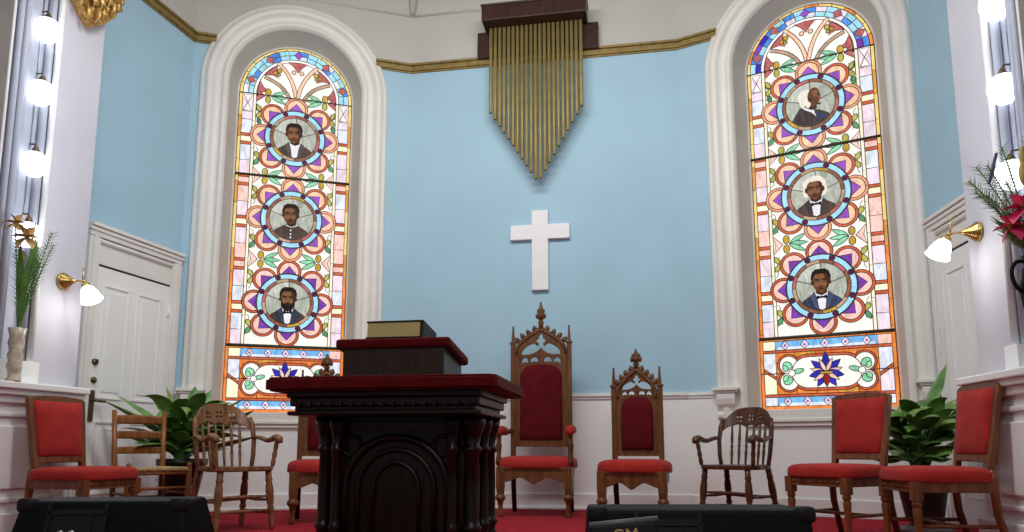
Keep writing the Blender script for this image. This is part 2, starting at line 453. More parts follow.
hm = MB(); hm.box((hx, -.018, .93), (.045, .012, .25)); hm.tube([(hx, -.02, .97), (hx, -.065, .97), (hx+.09, -.07, .965)], .011, n=8); hm.build('door_lever', 'oldbrass', d1)
hm = MB(); hm.lathe([(0, 0), (.026, 0), (.026, .012), (.012, .016), (.012, .03), (0, .03)], T=Matrix.Translation((hx+.005, -.012, 1.14)) @ Matrix.Rotation(PI/2, 4, 'X')); hm.build('door_knob', 'oldbrass', d1)
hm = MB(); hm.lathe([(0, 0), (.028, 0), (.024, .018), (0, .022)], T=Matrix.Translation((hx+.005, -.012, 1.29)) @ Matrix.Rotation(PI/2, 4, 'X')); hm.box((hx+.005, -.04, 1.29), (.01, .02, .035)); hm.build('deadbolt', 'oldbrass', d1)
for zz in (.35, 1.85):
    hm = MB(); hm.box((LW-.145, -.018, zz), (.03, .012, .09)); hm.tube([(LW-.135, -.024, zz-.05), (LW-.135, -.024, zz+.05)], .008, n=6); hm.build('door_hinge', 'white', d1)
door('door_2', FRW, .22, 1.10, 2.12, 0, 0)

# ------------------------------------------------------------------ window casings
def casing(F, u0, name):
    t = thing(name, None, None, kind='structure'); t.matrix_world = F @ Matrix.Translation((u0, 0, 0))
    prof = [(-.008, .27), (-.004, .245), (.012, .235), (.02, .225), (.085, .0), (.092, -.028), (.107, -.05), (.125, -.056), (.143, -.043), (.152, -.02), (.165, -.014),
            (.222, -.020), (.232, -.048), (.248, -.062), (.276, -.064), (.298, -.053), (.305, -.03), (.335, -.028), (.356, -.02), (.356, .0)]
    def path(o):
        n = 40
        return [(-HC-o, .86)]+[(-HC-o, .86+(VC-.86)*k/4) for k in range(1, 4)]+arc(0, VC, HC+o, 180, 0, n)+[(HC+o, VC-(VC-.86)*k/4) for k in range(1, 4)]+[(HC+o, .86)]
    P = [path(o) for o, w in prof]; n = len(P[0])
    b = MB(); vs = [(P[j][i][0], prof[j][1], P[j][i][1]) for j in range(len(prof)) for i in range(n)]
    for j in range(len(prof)-1):
        for i in range(n-1):
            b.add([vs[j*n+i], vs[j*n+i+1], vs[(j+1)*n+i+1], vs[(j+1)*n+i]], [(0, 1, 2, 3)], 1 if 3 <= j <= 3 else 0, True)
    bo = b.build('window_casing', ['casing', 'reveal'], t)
    bb = bmesh.new(); bb.from_mesh(bo.data); bmesh.ops.remove_doubles(bb, verts=bb.verts, dist=.0004); bmesh.ops.recalc_face_normals(bb, faces=bb.faces); bb.to_mesh(bo.data); bb.free()
    b = MB(); b.box((0, .11, .885), (2*HW+.24, .32, .09), 0); b.box((0, -.03, .835), (2*HW+.24, .06, .035)); b.box((0, -.02, .80), (2*HW+.22, .035, .04))
    b.build('window_sill', 'casing', t, bevel=.006)
    for sx in (-1, 1):
        b = MB(); cx = sx*(HC+.265)
        b.box((cx, -.06, 1.13), (.24, .12, .03)); b.box((cx, -.05, 1.105), (.21, .10, .025))
        pr = [(-.09, 1.09), (0, 1.09)]
        poly = [(0, 1.09), (-.09, 1.09), (-.092, 1.04), (-.08, .99), (-.055, .95), (-.045, .92), (-.06, .90), (-.058, .87), (-.03, .85), (0, .85)]
        T = Matrix.Translation((cx, 0, 0)) @ Matrix.Rotation(PI/2, 4, 'Z')
        b.prism(poly, -.085, .085, T=T)
        b.build('corbel', 'casing', t, bevel=.004)
    return t
W1 = casing(FL, WU['L'], 'window_1')
W2 = casing(FR, WU['R'], 'window_2')
# ------------------------------------------------------------------ stained glass
GC = dict(
    white=((1.0, .97, .90), 1.0, .10), cream=((1.0, .93, .68), 1.0, .10), orangep=((.92, .38, .20), .95, .2), yellow=((1.0, .72, .22), .95, .15), orange=((.90, .26, .05), .95, .25), redtile=((.78, .17, .035), .95, .25), amber=((.80, .36, .06), .9, .25),
    redor=((.66, .13, .05), .9, .25), red=((.42, .03, .025), .8, .25), peach=((1.0, .62, .42), .98, .2), pink=((1.0, .62, .55), .98, .2), rose=((.62, .16, .16), .85, .25),
    lav=((.90, .74, .84), .98, .18), pale=((.80, .84, .95), .98, .22), sky=((.40, .76, .98), .98, .15), aqua=((.38, .78, .86), .95, .25), blue=((.10, .30, .85), .9, .35),
    midblue=((.20, .52, .92), .95, .25), deep=((.035, .03, .50), .85, .3), violet=((.24, .06, .50), .85, .25), purple=((.34, .10, .60), .9, .2), plum=((.13, .012, .06), .7, .2), green=((.30, .75, .45), .9, .25),
    dgreen=((.10, .38, .16), .85, .25), olive=((.55, .52, .10), .85, .25), gold=((.68, .42, .05), .85, .25), brown=((.34, .13, .07), .8, .35), tan=((.62, .40, .26), .85, .25),
    disc=((.52, .55, .47), .85, .28), disc2=((.66, .68, .60), .85, .25), hair=((.018, .009, .007), .6, .3), skin=((.16, .058, .024), .8, .2), skinlit=((.29, .12, .055), .8, .2), skindark=((.075, .025, .011), .7, .2),
    coat=((.075, .055, .055), .7, .4), coatlit=((.13, .10, .10), .7, .3), navy=((.045, .065, .15), .75, .4), navylit=((.09, .12, .24), .75, .3), brownc=((.10, .06, .05), .75, .35), shirt=((.88, .86, .92), .95, .1), tie=((.012, .012, .02), .6, .2),
    eyew=((.42, .34, .30), .8, .1), whitehair=((.90, .82, .72), .95, .1), greyhair=((.45, .38, .33), .85, .2))
for k, (c, s, st) in GC.items(): M['g_'+k] = glassm('glass_'+k, c+(1,), s, st)

class Art:
    LW = .0075
    def __init__(s): s.g = MB(); s.l = MB(); s.keys = []; s.z = .0; s.step = .00014; s.z0 = 0.
    def key(s, c):
        if c not in s.keys: s.keys.append(c)
        return s.keys.index(c)
    def line(s, pts, w=None, closed=False):
        w = (w or s.LW)/2; z = s.z+.00006; n = len(pts)
        L = []; Rr = []
        for i in range(n):
            if closed: a = pts[i-1]; b = pts[(i+1) % n]
            else: a = pts[max(0, i-1)]; b = pts[min(n-1, i+1)]
            dx, dz = b[0]-a[0], b[1]-a[1]; q = math.hypot(dx, dz) or 1
            nx, nz = -dz/q*w, dx/q*w
            L.append((pts[i][0]+nx, -z, pts[i][1]+nz)); Rr.append((pts[i][0]-nx, -z, pts[i][1]-nz))
        for i in range(n if closed else n-1):
            j = (i+1) % n
            s.l.add([L[i], L[j], Rr[j], Rr[i]], [(0, 1, 2, 3)], 0, False)
    def poly(s, pts, c, lead=True, w=None):
        s.z += s.step
        s.g.add([(x, -s.z, z) for x, z in pts], [tuple(range(len(pts)))], s.key(c), False)
        if lead: s.line(list(pts)+[pts[0]], w)
    def circle(s, x, z, r, c, n=24, lead=True, rz=None, w=None):
        s.poly([(x+r*math.cos(2*PI*k/n), z+(rz or r)*math.sin(2*PI*k/n)) for k in range(n)], c, lead, w)
    def ell(s, x, z, a, b, rot, c, n=16, lead=True):
        cr, sr = math.cos(R(rot)), math.sin(R(rot))
        s.poly([(x+a*math.cos(t)*cr-b*math.sin(t)*sr, z+a*math.cos(t)*sr+b*math.sin(t)*cr) for t in [2*PI*k/n for k in range(n)]], c, lead)
    def sector(s, x, z, r0, r1, a0, a1, c, n=8, lead=True):
        s.poly(arc(x, z, r1, a0, a1, n)+arc(x, z, r0, a1, a0, n), c, lead)
    def leaf(s, x, z, L, w, ang, c, lead=True):
        ca, sa = math.cos(R(ang)), math.sin(R(ang)); P = []
        n = 7
        for k in range(n+1): t = k/n; P.append((L*t, w*math.sin(PI*t**.8)))
        for k in range(n-1, 0, -1): t = k/n; P.append((L*t, -w*math.sin(PI*t**.8)))
        s.poly([(x+a*ca-b*sa, z+a*sa+b*ca) for a, b in P], c, lead)
    def band(s, pts, w, c):
        n = len(pts); L = []; Q = []
        for i in range(n):
            a = pts[max(0, i-1)]; b = pts[min(n-1, i+1)]
            dx, dz = b[0]-a[0], b[1]-a[1]; q = math.hypot(dx, dz) or 1
            L.append((pts[i][0]-dz/q*w/2, pts[i][1]+dx/q*w/2)); Q.append((pts[i][0]+dz/q*w/2, pts[i][1]-dx/q*w/2))
        s.poly(L+Q[::-1], c)
    def rect(s, x0, x1, z0, z1, c, lead=True): s.poly([(x0, z0), (x1, z0), (x1, z1), (x0, z1)], c, lead)

def portrait(a, cz, kind):
    """bust inside the medallion, radius about .215"""
    C = lambda x, z: (x, cz+z)
    P = lambda pts, c, lead=False: a.poly([C(x, z) for x, z in pts], c, lead)
    E = lambda x, z, rx, rz, c, rot=0, lead=False: a.ell(x, cz+z, rx, rz, rot, c, 20, lead)
    # streaky sky glass in pieces
    for k, (a0, a1) in enumerate(((20, 88), (88, 160), (160, 235), (235, 305), (305, 380))):
        a.sector(0, cz, .0, .217, a0, a1, 'disc2' if k % 2 else 'disc', 10)
    rr = .214
    def body(c, lit, sh=.17, top=-.055, bot=-.205):
        lim = [x for x in arc(0, 0, rr, 332-12, 208+12, 14)]
        P([(-.05, -.06), (-.10, -.085), (-.155, -.12), (lim[-1][0], lim[-1][1]+.0)]+[p for p in lim[::-1]]+[(.155, -.12), (.10, -.085), (.05, -.06)], c, True)
    if kind == 'profile':      # looking over to the side, white hair at the back of the head
        body('coat', 'coatlit')
        P([(-.155, -.12), (-.09, -.02), (-.02, -.05), (.05, -.11), (.09, -.17), (0, -.21), (-.12, -.18)], 'coat', True)
        P([(-.075, -.015), (-.02, -.02), (.04, -.075), (.075, -.135), (.05, -.13), (.0, -.075), (-.05, -.045)], 'shirt')
        P([(.03, -.07), (.12, -.13), (.14, -.16), (.06, -.17)], 'navy')
        P([(-.06, .0), (-.02, .09), (.05, .04), (.06, -.05), (.01, -.06), (-.04, -.03)], 'skindark')
        E(.03, .06, .062, .088, 'skin', -8)
        E(-.035, .075, .070, .075, 'whitehair', 25); E(-.06, .03, .035, .045, 'whitehair', 0)
        E(.035, .075, .055, .082, 'skin', -6); E(.05, .10, .03, .035, 'skinlit')
        P([(.075, .075), (.108, .035), (.085, .025), (.07, .04)], 'skinlit'); P([(.06, -.005), (.098, .0), (.09, -.018), (.06, -.02)], 'skindark')
        E(.078, .075, .012, .006, 'hair'); P([(.045, .09), (.09, .092), (.085, .084)], 'hair'); E(.0, .04, .014, .024, 'skindark')
        E(-.015, -.005, .02, .03, 'whitehair', -20)
        return
    dx = {'turn': -.012, 'clerical': -.01, 'beard': .0, 'whitehair': -.005, 'young': .0}[kind]
    coat = {'turn': 'brownc', 'clerical': 'brownc', 'beard': 'coat', 'whitehair': 'brownc', 'young': 'navy'}[kind]
    lit = {'turn': 'coatlit', 'clerical': 'coat', 'beard': 'navy', 'whitehair': 'coat', 'young': 'navylit'}[kind]
    body(coat, lit)
    if kind == 'clerical':
        P([(-.055, -.068), (-.035, -.045), (.04, -.045), (.06, -.066), (.0, -.088)], 'shirt')
        P([(-.006, -.085), (.006, -.085), (.004, -.212), (-.004, -.212)], 'hair')
        for zz in (-.115, -.155, -.19): E(-.003, zz, .008, .010, 'shirt')
    else:
        P([(-.058, -.055), (.058, -.055), (.045, -.19), (.0, -.213), (-.05, -.19)], 'shirt')
        P([(-.06, -.05), (-.105, -.09), (-.06, -.19), (-.045, -.205), (-.03, -.20), (-.04, -.12)], lit, True)
        P([(.06, -.05), (.105, -.09), (.06, -.19), (.045, -.205), (.03, -.20), (.04, -.12)], lit, True)
        if kind in ('beard', 'whitehair', 'young'):
            P([(-.042, -.078), (0, -.092), (.042, -.076), (.045, -.115), (0, -.100), (-.045, -.118)], 'tie'); E(0, -.096, .011, .012, 'hair')
    P([(-.048, -.0), (.048, -.0), (.045, -.062), (.0, -.082), (-.045, -.062)], 'skindark')
    hw = .078
    if kind == 'whitehair':
        E(dx, .085, .100, .088, 'whitehair'); E(dx-.07, .03, .035, .055, 'whitehair'); E(dx+.07, .03, .035, .055, 'whitehair')
    else:
        E(dx, .085, .086, .078, 'hair')
    E(dx, .045, .073, .095, 'skin')
    E(dx-.074, .04, .012, .024, 'skindark'); E(dx+.074, .04, .012, .024, 'skindark')
    P([(dx+.03, .12), (dx+.062, .10), (dx+.073, .05), (dx+.06, -.01), (dx+.03, -.045), (dx+.045, .02), (dx+.04, .08)], 'skindark')
    E(dx-.012, .092, .042, .022, 'skinlit'); E(dx-.035, .02, .024, .022, 'skinlit'); E(dx+.030, .02, .02, .02, 'skinlit')
    if kind == 'whitehair': P([(dx-.072, .09), (dx-.04, .118), (dx+.04, .118), (dx+.072, .09), (dx+.07, .15), (dx, .172), (dx-.07, .15)], 'whitehair')
    else: P([(dx-.078, .075), (dx-.062, .115), (dx, .122), (dx+.062, .115), (dx+.078, .075), (dx+.075, .135), (dx+.04, .163), (dx-.04, .163), (dx-.075, .135)], 'hair')
    for q in (-1, 1):
        P([(dx+q*.015, .068), (dx+q*.052, .072), (dx+q*.05, .063), (dx+q*.016, .060)], 'hair')
        E(dx+q*.032, .050, .013, .0055, 'eyew'); E(dx+q*.031, .050, .0065, .006, 'hair'); P([(dx+q*.018, .058), (dx+q*.047, .058), (dx+q*.046, .0535), (dx+q*.018, .0535)], 'hair')
    P([(dx-.008, .055), (dx+.008, .055), (dx+.020, .008), (dx, .001), (dx-.020, .008)], 'skinlit'); P([(dx-.018, .008), (dx+.018, .008), (dx, -.002)], 'skindark')
    if kind == 'beard':
        P([(dx-.070, .04), (dx-.045, -.008), (dx+.045, -.008), (dx+.070, .04), (dx+.066, -.035), (dx+.03, -.085), (dx-.03, -.085), (dx-.066, -.035)], 'hair')
        E(dx, -.022, .022, .007, 'skindark'); P([(dx-.035, -.012), (dx+.035, -.012), (dx, .0)], 'hair')
    elif kind == 'clerical':
        P([(dx-.036, -.016), (dx, -.004), (dx+.036, -.016), (dx, -.012)], 'hair'); E(dx, -.024, .022, .007, 'skindark')
    else:
        E(dx, -.020, .024, .008, 'skindark'); E(dx, -.047, .016, .007, 'skinlit')

def stained(parent, sx, deepblue, kinds):
    a = Art()
    H = HW
    a.poly(archpoly(0, VB), 'white', True, .012)
    lower = 'orange'; 
    # outer border strip
    for q in (-1, 1):
        n = 14
        for k in range(n):
            z0 = VB+(VS-VB)*k/n; z1 = VB+(VS-VB)*(k+1)/n
            x0, x1 = q*H, q*(H-.032)
            a.rect(min(x0, x1), max(x0, x1), z0, z1, 'orange' if k < 6 else ('amber' if k % 3 == 0 else 'yellow'))
    for k in range(14): a.sector(0, VS, H-.032, H, k*180/14, (k+1)*180/14, 'yellow' if not deepblue or k % 3 else 'orange', 5)
    # side columns of pale panes tied with red bars
    X0, X1 = H-.032, H-.135
    per = .437
    for q in (-1, 1):
        def r(z0, z1, c):
            a.rect(min(q*X0, q*X1), max(q*X0, q*X1), z0, z1, c)
        z = 1.60; k = 0
        while z < 4.0:
            zt = min(z+.315, 4.02)
            r(z, z+.15, ('lav', 'pale', 'pink', 'lav')[k % 4]); r(z+.15, zt, ('pale', 'lav', 'lav', 'pink')[(k+(q > 0)) % 4])
            if zt < 4.0:
                r(zt, zt+.032, 'redor'); r(zt+.032, zt+.09, 'pink' if k % 2 else 'cream'); r(zt+.09, zt+.122, 'redor')
            z = zt+.122; k += 1
        r(4.02, VS, 'lav')
        xm = q*(X0+X1)/2
        a.poly([(xm-.04, 4.03), (xm+.04, 4.03), (xm, 4.115), (xm+.04, 4.20), (xm-.04, 4.20), (xm, 4.115)], 'white'); 
        # pale yellow inner fillet
        x0, x1 = sorted((q*(H-.135), q*(H-.165)))
        for k in range(9): a.rect(x0, x1, 1.60+(VS-1.60)*k/9, 1.60+(VS-1.60)*(k+1)/9, 'cream')
    blues = (['sky', 'aqua', 'pale', 'sky', 'blue', 'aqua', 'sky', 'pale', 'aqua', 'sky', 'blue', 'sky', 'aqua', 'blue', 'sky', 'aqua'] if not deepblue else
             ['violet', 'blue', 'sky', 'blue', 'lav', 'sky', 'aqua', 'pale', 'sky', 'lav', 'blue', 'sky', 'blue', 'aqua', 'blue', 'deep'])
    for k in range(16):
        for j in range(2):
            a.sector(0, VS, H-.135+.051*j, H-.135+.051*(j+1), k*180/16, (k+1)*180/16, blues[k] if j == 0 else blues[(k+3) % 16], 4)
    for ang in (18, 54, 90, 126, 162):
        rm = H-.083; cx, cz = rm*math.cos(R(ang)), VS+rm*math.sin(R(ang))
        a.poly([(cx+.045*math.cos(R(ang+90*k)), cz+.045*math.sin(R(ang+90*k))) for k in range(4)], 'rose' if ang != 90 else 'purple')
    a.sector(0, VS, H-.165, H-.135, 0, 180, 'white', 40)
    # tracery of the head
    for q in (-1, 1):
        a.band(bez((q*.005, 4.20), (q*.03, 4.36), (q*.08, 4.48), (q*.20, 4.585)), .036, 'peach')
        a.band(bez((q*.06, 4.16), (q*.09, 4.28), (q*.17, 4.36), (q*.33, 4.41)), .034, 'tan')
        for a0 in (5, 42):
            ang = a0 if q > 0 else 180-a0
            def pt(r, da): t = R(ang+da*(1 if q > 0 else -1)); return (r*math.cos(t), VS+r*math.sin(t))
            a.poly([pt(.395, -9), pt(.395, 0), pt(.395, 9), pt(.395, 17), pt(.345, 9), pt(.275, 4), pt(.34, 0)], 'rose')
        a.circle(q*.185, 4.50, .024, 'gold', 10); a.circle(q*.225, 4.47, .020, 'gold', 10); a.circle(q*.19, 4.455, .018, 'olive', 10)
        for k, an in enumerate((155, 180, 205)): a.leaf(q*.255, 4.205, .17, .022, (an if q > 0 else 180-an), 'green')
        a.ell(q*.285, 4.245, .028, .042, 0, 'gold'); a.ell(q*.285, 4.165, .026, .040, 0, 'olive')
        a.poly([(q*.315, 4.20), (q*.40, 4.275), (q*.385, 4.20), (q*.40, 4.13)], 'rose')
        a.leaf(q*.36, 4.02, .09, .024, 70 if q > 0 else 110, 'olive'); a.leaf(q*.37, 3.96, .09, .022, -80, 'dgreen')
    a.poly([(-.10, 4.605), (0, 4.615), (.10, 4.605), (.045, 4.565), (0, 4.50), (-.045, 4.565)], 'rose')
    a.circle(-.04, 4.50, .022, 'peach', 10); a.circle(.04, 4.50, .022, 'peach', 10)
    # corner ornament between the medallions
    for zc in (2.465, 3.335):
        for q in (-1, 1):
            for an in (150, 180, 210): a.leaf(q*.255, zc, .17, .022, (an if q > 0 else 180-an), 'green')
            a.ell(q*.28, zc+.045, .028, .040, 0, 'olive' if zc > 3 else 'gold'); a.ell(q*.28, zc-.045, .028, .040, 0, 'gold')
            a.poly([(q*.31, zc), (q*.398, zc+.09), (q*.375, zc), (q*.398, zc-.09)], 'pink')
        a.circle(0, zc, .034, 'red', 14)
    for zc in (2.03, 2.90, 3.77):
        for q in (-1, 1):
            for u in (-1, 1):
                x0, z0 = q*.385, zc+u*.17
                a.line(bez((x0, z0-.04*u), (q*.33, z0), (q*.40, z0+.06*u), (q*.345, z0+.15*u)), .006)
                a.leaf(x0, z0+.01*u, .085, .023, (62 if u > 0 else -62) if q < 0 else (118 if u > 0 else -118), 'olive')
                a.leaf(q*.35, z0+.085*u, .085, .022, (120 if u > 0 else -120) if q < 0 else (60 if u > 0 else -60), 'dgreen' if u < 0 else 'olive')
    zb0 = a.z
    # three medallions ringed with eight petals
    for i, zc in enumerate((3.77, 2.90, 2.03)):
        a.z = zb0
        for k in range(8):
            ang = 45*k; cx, cz = .325*math.cos(R(ang)), zc+.325*math.sin(R(ang))
            a.circle(cx, cz, .118, 'redor' if (i == 2 or k % 2) else 'orangep', 22); a.circle(cx, cz, .093, 'peach' if i < 2 else 'pink', 20)
        for k in range(8):
            ang = 45*k
            def pt(r, d): return (r*math.cos(R(ang+d)), zc+r*math.sin(R(ang+d)))
            a.poly([pt(.27, -15), pt(.30, -15), pt(.38, 0), pt(.30, 15), pt(.27, 15)], 'violet' if i == 2 else 'purple')
        a.circle(0, zc, .305, 'deep', 40)
        for k in range(8): a.sector(0, zc, .247, .297, 22.5+45*k, 67.5+45*k, 'sky', 8)
        for k in range(8):
            t = R(22.5+45*k); a.circle(.274*math.cos(t), zc+.274*math.sin(t), .026, 'plum', 10)
        cols = ['brown', 'tan', 'brown', 'rose', 'tan', 'brown', 'brown', 'gold', 'tan', 'brown', 'brown', 'rose']
        for k in range(12): a.sector(0, zc, .215, .249, 30*k, 30*k+30, cols[(k+i*5) % 12], 5)
        for q in (-1, 1): a.line([(q*.43, zc), (q*(H-.03), zc)], .006); a.line([(q*.21, zc+.02), (q*.11, zc+.02)], .006)
        portrait(a, zc, kinds[i])
    # lower panel: blue bands and palmette cartouche
    a.z = zb0; a.rect(-H+.0, H-.0, VB, 1.60, 'orange')
    for q in (-1, 1):
        x0, x1 = sorted((q*(H-.03), q*(H-.14)))
        a.rect(x0, x1, 1.475, 1.56, 'pink' if q > 0 else 'cream'); a.rect(x0, x1, .965, 1.045, 'pale')
        a.rect(x0, x1, 1.26, 1.45, 'pale'); a.rect(x0, x1, 1.07, 1.26, 'cream' if q < 0 else 'lav')
        a.poly([(q*(H-.03), 1.28), (q*(H-.14), 1.20), (q*(H-.14), 1.23), (q*(H-.03), 1.31)], 'redor')
    for z0, z1 in ((1.475, 1.56), (.965, 1.045)):
        a.rect(-H+.14, H-.14, z0, z1, 'midblue')
        a.rect(-H+.16, H-.16, z0+.0, z0+.028, 'pale', False)
        for k in range(5):
            x = -.34+.17*k; zm = (z0+z1)/2
            a.poly([(x-.035, zm), (x, zm-.042), (x+.035, zm), (x, zm+.042)], 'lav'); a.circle(x, zm, .012, 'purple', 8, lead=False)
            a.line([(x, z0-.01), (x, zm-.04)]); a.line([(x, zm+.04), (x, z1+.01)])
    a.rect(-H+.03, H-.03, 1.45, 1.475, 'redor'); a.rect(-H+.03, H-.03, 1.045, 1.07, 'redor')
    cols = ['orange', 'orange', 'redtile', 'orange', 'amber', 'orange', 'amber']
    for j in range(4):
        for k in range(5):
            x0 = -H+.14+k*(2*H-.28)/5; a.rect(x0, x0+(2*H-.28)/5, 1.07+.095*j, 1.07+.095*(j+1), cols[(k*3+j*2) % 5])
    def capsule(dx, r, c):
        a.poly(arc(dx, 1.26, r, -90, 90, 14)+arc(-dx, 1.26, r, 90, 270, 14), c)
    for q in (-1, 1):
        for u in (-1, 1): a.circle(q*.315, 1.26+u*.075, .098, 'redor', 20)
    capsule(.15, .165, 'redor'); 
    for q in (-1, 1):
        for u in (-1, 1): a.circle(q*.315, 1.26+u*.075, .080, 'white', 20)
    capsule(.15, .14, 'white')
    for q in (-1, 1):
        for u in (-1, 1): a.ell(q*.325, 1.26+u*.07, .042, .034, 30*u*q, 'green'); a.ell(q*.345, 1.26+u*.045, .03, .022, 60*u*q, 'green')
        a.ell(q*.235, 1.275, .05, .022, -15*q, 'green'); a.circle(q*.29, 1.26, .03, 'white', 12)
    for an, c, L, w in ((90, 'deep', .185, .034), (42, 'deep', .165, .032), (138, 'deep', .165, .032), (66, 'pink', .14, .018), (114, 'pink', .14, .018), (15, 'pink', .14, .020), (165, 'pink', .14, .020),
                        (-12, 'deep', .15, .034), (192, 'deep', .15, .034), (-58, 'deep', .15, .030), (238, 'deep', .15, .030), (-35, 'pink', .13, .02), (215, 'pink', .13, .02), (-90, 'red', .13, .028)):
        a.leaf(0, 1.255, L, w, an, c)
    a.rect(-.05, .05, 1.24, 1.262, 'gold')
    a.line([(-H, 1.26), (-.36, 1.26)], .009); a.line([(.36, 1.26), (H, 1.26)], .009)
    # iron saddle bars
    a.z += .004
    S = Matrix.Translation((0, 0, .588*(1-GS))) @ Matrix.Diagonal((sx*GS, 1, GS, 1))
    for v in (a.g, a.l): v.v = [S @ p + Vector((0, .24, 0)) for p in v.v]
    a.g.build('window_glass', ['g_'+k for k in a.keys], parent, recalc=False)
    a.l.build('window_leading', 'lead', parent, recalc=False)
    b = MB()
    for z, rr in ((1.585, .014), (3.335, .014), (4.205, .006)):
        b.tube([(-H*sx*GS, .20, .588+(z-.588)*GS), (H*sx*GS, .20, .588+(z-.588)*GS)], rr, n=8)
    b.build('saddle_bar', 'iron', parent)
stained(W1, 1.0, False, ('turn', 'clerical', 'beard'))
stained(W2, 1.0, True, ('profile', 'whitehair', 'young'))
# ------------------------------------------------------------------ cross and chimes on the back wall
t = thing('wall_cross', 'plain white cross hanging on the blue back wall below the brass chimes', 'cross'); t.matrix_world = FC @ Matrix.Translation((1.412, -.002, 2.168))
poly = [(-.085, 0), (.085, 0), (.085, .53), (.305, .53), (.305, .685), (.085, .685), (.085, .835), (-.085, .835), (-.085, .685), (-.305, .685), (-.305, .53), (-.085, .53)]
b = MB(); b.prism(poly, -.045, 0); b.build('cross_body', 'crosswhite', t, bevel=.006)
t = thing('tubular_chimes', 'row of hanging brass tubular chimes in a dark wooden case high on the blue wall', 'chimes'); t.matrix_world = FC @ Matrix.Translation((0, -.002, 0))
b = MB(); b.box((1.40, -.05, 4.86), (1.29, .06, .285)); b.build('backboard', 'chimewood', t, bevel=.006)
b = MB(); b.box((1.395, -.21, 5.06), (1.085, .26, .165)); b.box((1.395, -.21, 5.15), (1.105, .28, .02)); b.build('chime_case', 'chimewood', t, bevel=.008)
N = 21
for i in range(N):
    x = .922+.945*i/(N-1)
    bot = 4.035-(.785*i/10.5 if i <= 10.5 else .785-.785*(i-10.5)/(N-1-10.5))
    bm_ = MB(); bm_.lathe([(.0, bot), (.015, bot), (.0185, bot+.006), (.0185, 5.0), (0, 5.0)], c=(x, -.17, 0), n=12); bm_.lathe([(.0, bot-.001), (.0125, bot-.001), (.0125, bot+.02), (0, bot+.02)], c=(x, -.17, 0), n=8, m=1)
    bm_.build('chime_tube', ['brass', 'black'], t)

